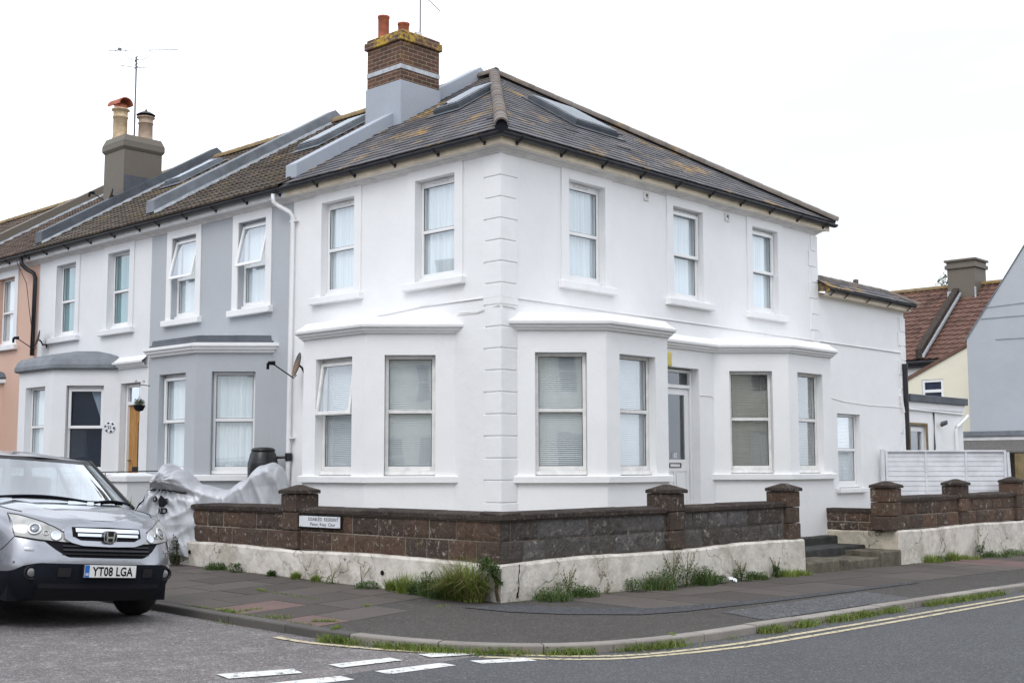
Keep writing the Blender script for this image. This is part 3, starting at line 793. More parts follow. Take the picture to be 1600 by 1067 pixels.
# slabs along the right-hand run
x = -2.1; i = 0
while x < 26:
    w = .62 + .28 * (i % 2); a = (-3.05 - .62 * min(1, (x + 2.1) / 1.5)); lo = -3.86
    if x > -.6: 
        for (y0, y1) in ((-3.02, -2.21), (-3.86, -3.02)): slabq(mp_ if (7.9 < x < 10.0) else mb, [(x, y0), (x + w, y0), (x + w, y1), (x, y1)])
    elif x > -1.5: slabq(mb, [(x, -3.60), (x + w, -3.86), (x + w, -2.21), (x, -2.21)])
    x += w; i += 1
struct(mb.build('paving', 'slab')); struct(mp_.build('paving', 'slabp'))
def sheet(name, mat, P, dz):
    m = MB(); m.face([(x, y, G(x, y) + dz) for x, y in P]); return struct(m.build(name, mat))
sheet('footway_patch', 'asphn', [(-3.0, -2.30), (-2.33, -2.42), (-2.2, -2.9), (-1.4, -3.62), (.4, -3.87), (2.2, -3.87), (4.2, -3.87), (4.2, -4.0), (2.2, -4.04), (.3, -4.07), (-1.4, -4.02), (-2.0, -3.9), (-2.6, -3.4), (-2.9, -2.9)], .0075)
sheet('footway_patch', 'asphm', [(-1.1, -4.30), (.8, -4.2), (2.35, -4.14), (2.1, -4.90), (-1.35, -4.97)], .005)
# road markings
def poly_mark(name, mat, pts, z):
    m = MB(); m.face([(x, y, GR(x, y) + z) for x, y in pts]); o = struct(m.build(name, mat)); return o
for q in [[(-7.04, -3.86), (-6.47, -4.02), (-6.53, -4.22), (-7.08, -4.08)], [(-6.14, -4.03), (-5.54, -4.07), (-5.56, -4.24), (-6.16, -4.21)], [(-5.24, -4.07), (-4.80, -4.22), (-4.82, -4.42), (-5.28, -4.27)],
          [(-6.98, -4.42), (-6.40, -4.50), (-6.42, -4.69), (-7.00, -4.62)], [(-6.07, -4.50), (-5.40, -4.53), (-5.41, -4.70), (-6.08, -4.68)], [(-5.16, -4.60), (-4.72, -4.79), (-4.74, -4.95), (-5.19, -4.77)], [(-7.9, -4.3), (-7.35, -4.36), (-7.37, -4.55), (-7.93, -4.5)]]:
    poly_mark('road_marking', 'wpaint', q, .0075)
def line_mark(P, w, z, mat='ypaint'):
    P = catmull(P, .2); m = MB()
    m.grid([[(p.x + n.x * s, p.y + n.y * s, GR(p.x, p.y) + z) for s in (-w / 2, w / 2)] for p, n in ((P[i], nrm(P, i)) for i in range(len(P)))])
    struct(m.build('yellow_line', mat))
line_mark([(-5.53, -2.5), (-5.52, -2.95), (-5.30, -3.66), (-5.06, -4.12), (-4.72, -4.50), (-4.42, -4.90), (-4.0, -5.22), (-3.5, -5.36), (-2.9, -5.43), (-2.15, -5.46), (.39, -5.44), (4.23, -5.38), (12, -5.33), (28, -5.25)], .075, .0075)
line_mark([(-4.95, -4.50), (-4.62, -4.93), (-4.2, -5.28), (-3.6, -5.46), (-2.9, -5.58), (-2.2, -5.62), (.39, -5.60), (4.23, -5.54), (12, -5.49), (28, -5.42)], .075, .0075)

# ================================================================ corner house
H1 = empty('end_terrace_house', (0, 0, -.1), 'bright white rendered two storey corner house with slate hipped roof', 'house')
# walls: right-hand (long) facade, left facade, rear
mb = MB()
rw = [(1.45, 2.30), (4.08, 4.93), (6.47, 7.32)]; lw = [(.92, 1.77), (3.20, 4.03)]
wall(mb, RF, 0, 8.74, -.4, 5.98, [(a, b, 4.213, 5.76) for a, b in rw] + [(3.78, 4.76, .56, 3.10)], .2)
wall(mb, LF, 0, 4.80, -.2, 5.98, [(a, b, 4.213, 5.76) for a, b in lw], .2)
mb.face([(8.74, 0, -.4), (8.74, 8, -.4), (8.74, 8, 5.98), (8.74, 0, 5.98)])
mb.face([(.01, .3, 3.7), (8.7, .3, 3.7), (8.7, 8, 3.7), (.01, 8, 3.7)])
mb.build('wall', 'white', H1)
# quoins at the corner and at the far end
def quoins(fr, t0, sgn, z0, z1, n0=0, corner=True, wl=(.31, .40)):
    m = MB(); z = z1; i = n0; h = .305
    while z > z0:
        zb = max(z0, z - h + .014); w = wl[i % 2] if corner else wl[i % 2]
        a, b = (t0, t0 + sgn * w) if sgn > 0 else (t0 + sgn * w, t0)
        yield a, b, zb, z; z -= h; i += 1
m = MB(); z = 5.87; i = 0
while z > .2:
    w = (.33, .30)[i % 2]; zb = z - .291
    m.hexa([(-.02, -.02, zb), (w, -.02, zb), (w, .01, zb), (.01, .01, zb), (.01, w, zb), (-.02, w, zb)], [(-.02, -.02, z), (w, -.02, z), (w, .01, z), (.01, .01, z), (.01, w, z), (-.02, w, z)]); z -= .305; i += 1
m.box(-.006, .30, -.006, .01, .2, 5.87); m.box(-.0055, .01, .01, .30, .2, 5.87)
m.build('quoin', 'white', H1, bevel=.008)
m = MB(); z = 5.87; i = 0
while z > 3.6:
    w = (.22, .30)[i % 2]; m.box(8.74 - w, 8.758, -.02, .0, z - .291, z); z -= .305; i += 1
m.box(8.45, 8.75, -.006, 0, 3.6, 5.87); m.build('quoin', 'white', H1, bevel=.008)
for i, (a, b) in enumerate(rw): upper_window(H1, RF, a, b, 'white', 'white', cov='net', vent=(i == 0), half=(i > 0), curtain_gap=0)
for i, (a, b) in enumerate(lw): upper_window(H1, LF, a, b, 'white', 'white', cov='net', vent=True)
bay(H1, RF, .30, 1.45, 'white', ('blind', 'blind', 'blind'))
bay(H1, RF, 5.19, 1.45, 'white', ('blindt', 'blindt', 'blind'))
bay(H1, LF, .93, 1.45, 'white', ('blind', 'blind', 'blind'), opens=(None, dict(opened=R(8)), None))
mb = MB(); cornice_run(mb, RF, 3.55, 5.21); mb.build('door_cornice', 'white', H1)
# front door in its recess
D1 = MB(); bars(D1, RF, 3.83, 4.76, .58, 3.08, .05, -.22, -.15, .04); D1.box(3.88, 4.71, -.215, -.152, 2.77, 2.83, RF)
door = D1.build('door_frame', 'upvc', H1, bevel=.006)
m = MB(); a, b, c, e = 3.885, 4.705, .62, 2.765
wall(m, RF, a, b, c, e, [(a + .11, b - .11, 1.60, e - .10)], .03, -.185); m.build('door', 'upvc', H1)
m = MB(); m.face([RF(a + .1, -.20, 1.59), RF(b - .1, -.20, 1.59), RF(b - .1, -.20, e - .09), RF(a + .1, -.20, e - .09)]); m.face([RF(3.88, -.20, 2.83), RF(4.71, -.20, 2.83), RF(4.71, -.20, 3.03), RF(3.88, -.20, 3.03)]); m.build('door_glass', 'glassd', H1)
m = MB(); m.box(3.7, 4.9, -1.0, -.98, .3, 3.3, RF); m.build('hall_backing', 'room', H1)  # dark board stands in for the unlit hall
m = MB()
for (p, q) in ((a + .09, a + .38), (a + .44, b - .09)): bars(m, RF, p, q, .75, 1.42, .016, -.184, -.176)
m.build('door_panel_bead', 'upvcd', H1, bevel=.003)
m = MB(); bars(m, RF, a + .26, b - .24, 1.47, 1.545, .012, -.184, -.172); m.build('letterbox', 'iron', H1)
text_mesh('102', .115, lambda t, d, z: RF(t, d - .19, z), a + .42, 1.63, 'signw', 'door_number', H1, sx=.8, bold=.004)
# eaves
eaves(H1, LF, 0, 4.80, ret0=True); eaves(H1, RF, 0, 8.74, ret0=True, ret1=True)
# roof
SVn = math.sqrt(1 + SL * SL); Ln = (XR + EO) * SVn
mb = MB()
# left slope up to the party wall
O = Vector((-EO, -EO, ZE)); Vd = Vector((1, 0, SL)).normalized(); N = Vector((-SL, 0, 1)).normalized()
slates(mb, O, Vector((0, 1, 0)), Vd, N, lambda v: v / SVn, lambda v: 4.68 + EO, Ln, h=.205, w=.29)
mb.face([(-EO + .02, -EO, ZE - .02), (XR, XR, ZR - .02), (XR, 4.9, ZR - .02), (-EO + .02, 4.9, ZE - .02)])
mb.face([(2 * XR + EO, -EO, ZE - .01), (2 * XR + EO, 4.9, ZE - .01), (XR, 4.9, ZR - .01), (XR, XR, ZR - .01)])
# right slope
O2 = Vector((-EO, -EO, ZE)); V2 = Vector((0, 1, SL)).normalized(); N2 = Vector((0, -SL, 1)).normalized()
XE = 2 * XR + EO
slates(mb, O2, Vector((1, 0, 0)), V2, N2, lambda v: v / SVn, lambda v: XE + EO - v / SVn, Ln, h=.205, w=.29)
mb.face([(-EO, -EO + .02, ZE - .02), (XE, -EO + .02, ZE - .02), (XR, XR, ZR - .02)])
roof = mb.build('roof', 'slate', H1)
m = MB(); half_round(m, (-EO - .04, -EO - .04, ZE + .02), (XR, XR, ZR + .03), .10); half_round(m, (XE, -EO, ZE + .02), (XR, XR, ZR + .03), .10); half_round(m, (XR, XR - .05, ZR + .03), (XR, 4.7, ZR + .03), .11)
m.build('ridge_tiles', 'ridge', roof)
m = MB(); m.lathe(0, 0, [(.10, 0), (.10, .02)], 14, axis=lambda p, q, h: (-EO - .03 + p * .7 - h * .7, -EO - .03 - p * .7 - h * .7, ZE + .02 + q * .9)); m.build('ridge_end', 'black', roof)
PL = lambda u, v, n: tuple(Vector((-EO, u, ZE)) + Vd * v + N * n)
PR = lambda u, v, n: tuple(Vector((u, -EO, ZE)) + V2 * v + N2 * n)
skylight(H1, PL, 2.72, 3.34, 2.55, 3.72); skylight(H1, PR, 3.38, 4.55, 2.15, 3.45)
parapet(H1, 4.66, 4.96, 'rendb', .25)
# chimney on the party wall
cx0, cx1, cy0, cy1 = 2.07, 3.02, 4.48, 5.42
m = MB(); m.box(cx0 - .02, cx1 + .02, cy0 - .02, cy1 + .02, 6.9, 8.42); ch = m.build('chimney', 'rendb', H1, bevel=.012)
m = MB(); m.box(cx0, cx1, cy0, cy1, 8.42, 8.64); m.box(cx0, cx1, cy0, cy1, 8.72, 9.16); m.build('brickwork', 'brick', ch, bevel=.008)
m = MB(); m.box(cx0 - .045, cx1 + .045, cy0 - .045, cy1 + .045, 9.16, 9.30); m.box(cx0 - .01, cx1 + .01, cy0 - .01, cy1 + .01, 9.301, 9.36); m.build('brick_corbel', 'brickl', ch, bevel=.012)
m = MB(); m.box(cx0 - .008, cx1 + .008, cy0 - .008, cy1 + .008, 8.64, 8.72); m.build('string_band', 'flash', ch)
m = MB(); m.hexa([(cx0, cy0, 9.36), (cx1, cy0, 9.36), (cx1, cy1, 9.36), (cx0, cy1, 9.36)], [(cx0 + .15, cy0 + .15, 9.44), (cx1 - .15, cy0 + .15, 9.44), (cx1 - .15, cy1 - .15, 9.44), (cx0 + .15, cy1 - .15, 9.44)]); m.build('flaunching', 'brickl', ch)
chimney_pot(ch, 2.22, 5.14, 9.38, .42, .105, 'terra'); chimney_pot(ch, 2.50, 4.90, 9.38, .30, .105, 'terra')
m = MB(); m.lathe(2.70, 4.72, [(.05, 9.38), (.07, 9.40), (.07, 9.50)] + [(.055 + .02 * (k % 2), 9.42 + .012 * k) for k in range(9)] + [(.0, 9.53)], 14, cap=False); m.build('chimney_pot', 'alum', ch)
# wall vents, conduit, alarm box
for t in (3.36, 5.68):
    m = MB(); bars(m, RF, t - .06, t + .06, 5.73, 5.87, .022, 0, .03); m.box(t - .04, t + .04, .001, .012, 5.80, 5.84, RF); v = m.build('vent', 'upvcd', H1); m = MB(); m.box(t - .03, t + .03, .012, .022, 5.805, 5.825, RF); m.build('vent_slot', 'black', v)
m = MB(); m.box(3.70, 3.80, -.0, .0, 3, 3) if False else None
m.tube([LF(1.62, .012, 3.855), LF(.0, .012, 3.855)], .011, 6); m.tube([RF(-.012, .012, 3.855), RF(1.6, .014, 3.855), RF(8.74, .014, 3.855), RF(12.25, .014, 3.855), RF(12.3, .014, 3.83), RF(12.3, .014, 3.5)], .011, 6)
m.tube([LF(2.9, .01, 3.78), LF(1.62, .012, 3.85)], .008, 6)
m.build('conduit', 'white', H1, smooth=True)
m = MB(); m.tube([LF(.85, .01, 3.66), LF(.45, .01, 3.655), LF(.2, .012, 3.70), LF(-.0, .028, 3.715), RF(.02, .03, 3.715), RF(.28, .028, 3.70)], .0045, 5); m.tube([LF(.85, .01, 3.69), LF(.45, .01, 3.67), LF(.2, .012, 3.715), LF(-.0, .028, 3.73), RF(.02, .03, 3.73), RF(.28, .028, 3.715)], .0045, 5)
m.build('cable', 'upvcd', H1); m = MB(); m.tube([RF(4.76, .006, 2.66), RF(4.95, .006, 2.665), RF(5.12, .01, 2.66), RF(5.17, .02, 2.62)], .006, 5); m.build('cable', 'upvcd', H1); m = MB(); m.tube([RF(8.5, .006, 2.84), RF(8.9, .006, 2.82), RF(9.6, .006, 2.74), RF(10.6, .006, 2.70), RF(12.2, .006, 2.70)], .006, 5)
m.build('cable', 'upvcd', H1)
al = MB(); al.box(3.65, 3.84, .002, .13, 3.08, 3.32, RF); tag(al.build('alarm_box', 'yellow', bevel=.02), 'dull yellow alarm bell box beside the front door of the white corner house', 'alarm box')
# rear wing
mb = MB(); wall(mb, RF, 8.74, 12.35, -.5, 4.80, [(9.38, 10.30, 1.06, 2.50)], .18)
mb.face([(12.35, 0, -.5), (12.35, 4, -.5), (12.35, 4, 4.8), (12.35, 0, 4.8)]); mb.build('rear_wall', 'white', H1)
window(H1, RF, 9.38, 10.30, 1.06, 2.50, zm=1.80, cov='blind', old=False, dset=-.11)
m = MB(); m.box(9.28, 10.40, -.02, .09, .97, 1.058, RF); m.build('window_sill', 'white', H1, bevel=.012)
m = MB(); z = 4.6; i = 0
while z > .9:
    w = (.22, .30)[i % 2]; m.box(12.35 - w, 12.37, -.02, 0, z - .291, z); z -= .305; i += 1
m.box(12.08, 12.362, -.006, 0, .8, 4.6); m.build('quoin', 'white', H1, bevel=.008)
mb = MB(); rs = .62; O3 = Vector((8.72, -.28, 4.865)); V3 = Vector((0, 1, rs)).normalized()
slates(mb, O3, Vector((1, 0, 0)), V3, Vector((0, -rs, 1)).normalized(), lambda v: 0, lambda v: 3.68 - v * .95, .50)
mb.face([(8.72, -.27, 4.845), (12.40, -.27, 4.845), (11.95, .16, 5.105), (8.72, .16, 5.105)]); mb.face([(8.75, -.27, 4.80), (8.75, .16, 4.80), (8.75, .16, 5.10), (8.75, -.27, 4.86)]); mb.face([(12.40, -.27, 4.845), (12.40, 4, 4.845), (11.95, 4, 5.105), (11.95, .16, 5.105)])
rf2 = mb.build('rear_roof', 'slate', H1)
m = MB(); half_round(m, (8.74, .16, 5.105), (11.95, .16, 5.105), .075); half_round(m, (12.41, -.28, 4.865), (11.95, .16, 5.105), .07); m.lathe(10.6, .16, [(.05, 5.1), (.055, 5.25), (.0, 5.27)], 12); m.build('ridge_tiles', 'ridge', rf2)
m = MB(); m.grid([[RF(8.75, d, z), RF(12.38, d, z)] for d, z in [(.0, 4.735), (.16, 4.735), (.162, 4.90)]]); m.build('fascia', 'fascia', H1)
m = MB(); P = [(.163 + .055 + .055 * math.cos(math.pi + math.pi * i / 8), 4.862 + .055 * math.sin(math.pi + math.pi * i / 8)) for i in range(9)]
m.grid([[RF(8.765, d, z), RF(12.45, d, z)] for d, z in P + [(.268, 4.862)]]); g2 = m.build('gutter', 'gutter', H1, smooth=True)
m = MB()
for t in (8.95, 9.5, 10.4, 11.3, 12.2): m = MB(); m.tube([RF(t, .165, 4.735), RF(t, .20, 4.765), RF(t, .27, 4.815)], .012, 6); m.build('gutter_bracket', 'gutter', g2)
m = MB(); m.tube([RF(12.22, .06, 3.55), RF(12.22, .06, .6)], .055, 14); m.tube([RF(12.22, .06, 3.62), RF(12.22, .06, 3.5)], .065, 14)
for z in (2.78, 1.72): m.box(12.14, 12.30, 0, .075, z, z + .035, RF)
m.build('downpipe', 'gutter', H1, smooth=False)
m = MB(); m.tube([RF(12.05, .03, 2.95), RF(12.15, .03, 2.6)], .035, 8); m.tube([RF(12.15, .03, 2.6), RF(12.17, .03, 2.3), RF(12.17, .03, .8)], .02, 8); m.build('waste_pipe', 'upvc', H1)
# white downpipe at the party line
m = MB(); m.tube([LF(5.02, .27, 6.03), LF(5.02, .26, 5.90), LF(4.98, .20, 5.84), LF(4.78, .10, 5.72), LF(4.74, .07, 5.64), LF(4.76, .07, 1.62), LF(4.78, .08, .6)], .038, 12)
dp = m.build('downpipe', 'upvc', H1, smooth=True)
for z in (5.55, 1.95): m = MB(); m.box(4.66, 4.80, .0, .09, z, z + .03, LF); m.build('pipe_clip', 'upvc', dp)
# single storey outbuilding behind
H5 = empty('outbuilding', (12.37, 0, -.2), 'low white flat roofed outbuilding with a door behind the white corner house', 'outbuilding')
mb = MB(); wall(mb, RF, 12.372, 15.15, -.4, 2.70, [(12.45, 13.30, .5, 2.36)], .14); mb.face([(15.15, 0, -.4), (15.15, 3, -.4), (15.15, 3, 2.7), (15.15, 0, 2.7)]); mb.build('wall', 'white', H5)
m = MB(); m.box(12.372, 15.22, -.0, .03, 2.70, 2.84, RF); m.build('fascia', 'white', H5)
m = MB(); m.box(12.372, 15.28, -2.6, .09, 2.845, 3.0, RF); m.build('roof', 'leadd', H5, bevel=.01)
m = MB(); bars(m, RF, 12.47, 13.26, .5, 2.31, .09, -.13, -.06); d5 = m.build('door', 'upvc', H5)
m = MB(); m.face([RF(12.56, -.10, .6), RF(13.17, -.10, .6), RF(13.17, -.10, 2.22), RF(12.56, -.10, 2.22)]); m.build('door_glass', 'glassd', d5); m = MB(); m.box(12.47, 13.26, -.2, -.19, .5, 2.3, RF); m.build('door_backing', 'room', d5)
m = MB(); bars(m, RF, 12.44, 13.32, .5, 2.40, .045, -.02, .012); m.build('door_surround', 'brownw', H5)
m = MB(); m.tube([RF(12.4, .03, 2.68), RF(15.15, .03, 2.64)], .022, 8); m.tube([RF(15.3, .06, 2.62), RF(15.2, .05, 2.55), RF(14.75, .05, 2.36), RF(14.68, .05, 2.28), RF(14.68, .05, .7)], .035, 8); m.build('pipework', 'upvc', H5)
m = MB(); m.tube([RF(13.62, .02, 2.66), RF(13.62, .02, 1.9), RF(13.56, .02, 1.6)], .018, 8); m.build('cable_cover', 'gutter', H5)
m = MB(); m.lathe(0, 0, [(.02, .0), (.06, .02), (.05, .12), (.0, .14)], 12, axis=lambda p, q, h: RF(13.86 + p + h * .5, .05 + h, 2.38 + q + h * .4)); m.build('floodlight', 'rust', H5)

from mathutils import noise
# ================================================================ terrace
def terrace(y0, y1, base, label, paint, surround, tile, wins, ya, covs, ucov, fascia, top, uopen=0, uold=False, corn='white', door=None, uncov='net', parap=None, flash=None, opens=(None, None, None), roll=.15, th=.30, kwu={}):
    H = empty('terraced_house', base, label, 'house', 'terraced houses along the side street')
    mb = MB(); holes = [(a, b, 4.213, 5.76) for a, b in wins]
    if door: holes.append((door[0], door[1], .5, 3.12))
    wall(mb, LF, y0, y1, -.2, 5.98, holes, .2); mb.face([LF(y0, -.3, 3.7), LF(y1, -.3, 3.7), LF(y1, -8, 3.7), LF(y0, -8, 3.7)])
    mb.build('wall', paint, H)
    for a, b in wins: upper_window(H, LF, a, b, paint, surround, cov=ucov, opened=uopen, old=uold, **kwu)
    if ya is not None: bay(H, LF, ya, 1.44, paint, covs, old=False, cornice=corn, top=top, opens=opens)
    eaves(H, LF, y0, y1, fascia)
    tile_roof(H, y0, y1, tile, th, roll)
    if parap: parapet(H, parap - .15, parap + .15, flash[0], .31, flash=flash[1])
    return H
H2 = terrace(4.80, 9.30, (0, 7, -.1), 'pale grey rendered terraced house with white window surrounds and tilted open sashes', 'grey', 'white', 'tileb', [(5.57, 6.39), (7.74, 8.56)], 5.35, ('net', 'net', 'net'), 'net', 'fasciaw', 'leadrim', uopen=R(13), parap=9.30, flash=('lead', 'flash'), opens=(None, dict(half=True), None), roll=.15, th=.28)
H3 = terrace(9.30, 13.92, (0, 11.6, -.1), 'white terraced house with a bulky grey lead bay roof and honey coloured door', 'white2', 'white2', 'tileb', [(10.10, 10.94), (12.28, 13.12)], 10.44, ('navy', 'net', 'net'), 'teal', 'fasciaw', 'lead', door=(9.58, 10.33), parap=13.92, flash=('leadd', 'flash'), opens=(dict(half=True, glass='glassd'), dict(zm=2.30), None), th=.28)
mb = MB(); cornice_run(mb, LF, 9.32, 10.46); mb.build('door_cornice', 'white2', H3)
mb = MB(); bars(mb, LF, 9.60, 10.31, .56, 3.10, .06, -.20, -.12); mb.box(9.66, 10.25, -.195, -.125, 2.70, 2.76, LF); mb.build('door_frame', 'upvc', H3)
mb = MB(); wall(mb, LF, 9.66, 10.25, .6, 2.70, [(9.86, 9.94, 1.5, 2.35)], .03, -.17); dr = mb.build('door', 'wood', H3)
mb = MB(); mb.box(9.80, 10.1, -.168, -.16, 1.42, 1.50, LF); mb.tube([LF(10.17, -.168, 1.62), LF(10.17, -.11, 1.62), LF(10.08, -.11, 1.62)], .012, 6); mb.build('door_handle', 'iron', dr)
mb = MB(); mb.face([LF(9.66, -.17, 2.77), LF(10.25, -.17, 2.77), LF(10.25, -.17, 3.03), LF(9.66, -.17, 3.03)]); mb.face([LF(9.84, -.19, 1.48), LF(9.97, -.19, 1.48), LF(9.97, -.19, 2.38), LF(9.84, -.19, 2.38)]); mb.build('door_glass', 'glassd', H3)
mb = MB(); mb.box(9.5, 10.4, -.9, -.88, .3, 3.2, LF); mb.build('hall_backing', 'room', H3)  # dark board in place of the unlit hall behind the door
H4 = terrace(13.92, 18.6, (0, 16, -.1), 'salmon pink terraced house with white window surround at the left edge', 'pink', 'white2', 'tiler', [(15.10, 15.95)], 15.55, ('net', 'net', 'net'), 'net', 'fasciaw', 'dark', parap=18.6, flash=('rendg', 'flash'), th=.26)
mb = MB()
H6 = empty('terraced_house', (0, 21, -.1), 'farthest terraced house up the side street, only its brown roof showing', 'house', 'terraced houses along the side street')
mb = MB(); wall(mb, LF, 18.6, 27, -.2, 5.98); mb.build('wall', 'white2', H6); tile_roof(H6, 18.6, 27, 'tiler', .26)
eaves(H6, LF, 18.6, 27, 'fasciaw')
# chimney on the third party wall
a0, a1, b0, b1 = 1.84, 2.82, 13.80, 14.72
m = MB(); m.box(a0, a1, b0, b1, 6.8, 8.80); m.hexa([(a0, b0, 8.80), (a1, b0, 8.80), (a1, b1, 8.80), (a0, b1, 8.80)], [(a0 - .045, b0 - .045, 8.86), (a1 + .045, b0 - .045, 8.86), (a1 + .045, b1 + .045, 8.86), (a0 - .045, b1 + .045, 8.86)]); m.box(a0 - .045, a1 + .045, b0 - .045, b1 + .045, 8.861, 8.99)
m.hexa([(a0 - .045, b0 - .045, 8.991), (a1 + .045, b0 - .045, 8.991), (a1 + .045, b1 + .045, 8.991), (a0 - .045, b1 + .045, 8.991)], [(a0 + .02, b0 + .02, 9.16), (a1 - .02, b0 + .02, 9.16), (a1 - .02, b1 - .02, 9.16), (a0 + .02, b1 - .02, 9.16)])
c2 = m.build('chimney', 'rendg', H3, bevel=.01)
m = MB(); m.box(a0 + .02, a1 + .012, b0 - .012, b0 + .1, 6.9, 8.20); m.box(a0 - .03, a0 + .02, b0 - .012, b1, 6.9, 7.45); m.build('lead_apron', 'leadd', c2)
p1_ = chimney_pot(c2, 2.08, 14.46, 9.14, .78, .17, 'buff', 1); p2_ = chimney_pot(c2, 2.56, 14.14, 9.14, .62, .17, 'buffd', 1)
m = MB(); m.lathe(2.08, 14.46, [(.15, 9.90), (.15, 9.99), (.17, 10.0)], 16, cap=False)
for rr in (.19, .165): m.grid([[(2.08 + .0 + rr * math.cos(math.pi * k / 10) + .03 * j, 14.46 + .30 - .50 * j, 9.99 + rr * .95 * math.sin(math.pi * k / 10)) for j in range(2)] for k in range(11)])
m.grid([[(2.08 + rr * math.cos(math.pi * k / 10) + .03, 13.96 + .30, 9.99 + rr * .95 * math.sin(math.pi * k / 10)) for rr in (.165, .19)] for k in range(11)])
m.build('chimney_cowl', 'terra', p1_)
m = MB()
for k in range(3): aa = k * 2.1; m.tube([(2.56 + .14 * math.cos(aa), 14.14 + .14 * math.sin(aa), 9.68), (2.56 + .14 * math.cos(aa), 14.14 + .14 * math.sin(aa), 9.80)], .012, 5)
m.lathe(2.56, 14.14, [(.22, 9.79), (.225, 9.80), (.13, 9.86), (.03, 9.90), (.02, 9.94), (0, 9.95)], 18); m.build('chimney_cowl', 'iron', p2_)
PT = lambda u, v, n: tuple(Vector((-EO, u, ZE)) + Vd * v + N * (n + .03))
skylight(H2, PT, 6.75, 7.45, 2.8, 4.35, mat='lead'); skylight(H3, PT, 12.2, 12.9, 3.2, 4.5, mat='lead')
# black downpipe between white and pink
m = MB(); m.tube([LF(14.30, .27, 6.04), LF(14.28, .25, 5.90), LF(14.22, .16, 5.80), LF(14.04, .09, 5.70), LF(14.0, .07, 5.6), LF(14.02, .07, 3.9)], .045, 12); m.build('downpipe', 'gutter', H4, smooth=True)
m = MB(); m.tube([LF(14.1, .3, 6.15), LF(14.35, .33, 5.95), LF(14.30, .12, 5.5), LF(14.16, .10, 4.9), LF(13.9, .10, 4.15)], .008, 5); m.build('cable', 'iron', H4); m = MB(); m.tube([LF(14.02, .92, 2.9), LF(14.18, .95, 2.6), LF(14.16, .95, 2.3), LF(14.05, .92, 2.1)], .008, 5); m.build('cable', 'iron', H4)
dish((-.05, 13.42, 4.10), 156, .19, 'rusty satellite dish high between the white and the salmon pink house', 15)
dish((-.10, 4.22, 3.02), 156, .185, 'rusty satellite dish on the party line beside the white downpipe', 15)
dish((1.80, 13.90, 7.60), 150, .16, 'small satellite dish on the side of the mossy rendered chimney', 15)
# number plaque
e = empty('house_number_plaque', LF(9.9, .9, 2.2), 'round black and white football patterned number plaque on the white bay', 'plaque')
f3, _l = seg_frame(LF, 10.44, 0, 11.34, .9)
m = MB(); m.lathe(0, 0, [(.105, .0), (.11, .012), (.10, .02)], 24, axis=lambda p, q, h: f3(.13 + p, h, 2.27 + q)); m.build('disc', 'signw', e)
m = MB()
for k in range(6):
    aa = k * math.pi / 3 + .2; c = [(.105 * math.cos(aa + s), .105 * math.sin(aa + s)) for s in (-.26, .26)] + [(.072 * math.cos(aa + .2), .072 * math.sin(aa + .2)), (.062 * math.cos(aa), .062 * math.sin(aa)), (.072 * math.cos(aa - .2), .072 * math.sin(aa - .2))]
    m.face([f3(.13 + p, .0215, 2.27 + q) for p, q in c])
m.build('black_patches', 'black3', e)
text_mesh('21', .085, lambda t, d, z: f3(.26 - t, d + .021, z), .13, 2.24, 'black3', 'number', e, bold=.002)
# hanging basket on a bracket
bk = Vector((-.35, 8.98, 3.02)); e = empty('hanging_basket', bk, 'small green hanging basket on a black bracket by the honey coloured door', 'hanging basket')
m = MB(); m.tube([(-.0, 8.98, 3.0), (-.36, 8.98, 3.02)], .008, 5); m.tube([(-.36, 8.98, 3.02), (-.36, 8.98, 2.80)], .003, 4)
for s in (-1, 1):
    m.tube([(-.36, 8.98, 2.80), (-.36 + s * .07, 8.98 - s * .07, 2.64)], .003, 4)
    m.tube([(-.36 + s * .06 + .02 * math.cos(a_ * .7), 8.98 - s * .03, 3.08 + .02 * math.sin(a_ * .7)) for a_ in range(10)], .005, 4)
m.build('bracket', 'iron', e)
m = MB(); m.lathe(-.36, 8.98, [(.01, 2.52), (.07, 2.54), (.10, 2.60), (.105, 2.64)], 14); m.build('basket', 'black', e); BASKET = e

# ================================================================ plants
def blade(mb, p, h, w, az, lean, droop, c):
    p = Vector(p); d = Vector((math.cos(az), math.sin(az), 0)); s = Vector((-d.y, d.x, 0)) * w; rows = []
    for k in range(4):
        t = k / 3; q = p + d * (lean * h * t + droop * h * t * t * .6) + Vector((0, 0, h * (t - droop * t * t * .75))); ww = (1 - t) ** .6
        rows.append([q - s * ww, q + s * ww] if k < 3 else [q, q])
    i = len(mb.v); mb.v += [tuple(x) for r in rows for x in r]
    for k in range(3): mb.f.append((i + 2 * k, i + 2 * k + 1, i + 2 * k + 3, i + 2 * k + 2)); mb.c.append(c)
def leaf(mb, p, d, L, w, c):
    p = Vector(p); d = d.normalized(); s = d.cross(Vector((0, 0, 1)));
    s = s.normalized() * w if s.length > .05 else Vector((w, 0, 0)); m_ = p + d * L * .5 + Vector((0, 0, L * .06))
    mb.face([p, m_ - s, p + d * L], c); mb.face([p, p + d * L, m_ + s], c)
RN = random.Random(11)
def tuft(mb, x, y, z, n, h, spread, droop=.4, w=.004, flat=None):
    for _ in range(n):
        r = spread * RN.random() ** .6; a = RN.random() * 6.283
        px, py = x + r * math.cos(a), y + r * math.sin(a)
        if flat: px, py = flat(px, py)
        blade(mb, (px, py, z if not callable(z) else z(px, py)), h * RN.uniform(.45, 1), w * RN.uniform(.7, 1.3), RN.random() * 6.283, RN.uniform(.05, .5), droop * RN.uniform(.4, 1.3), RN.random())
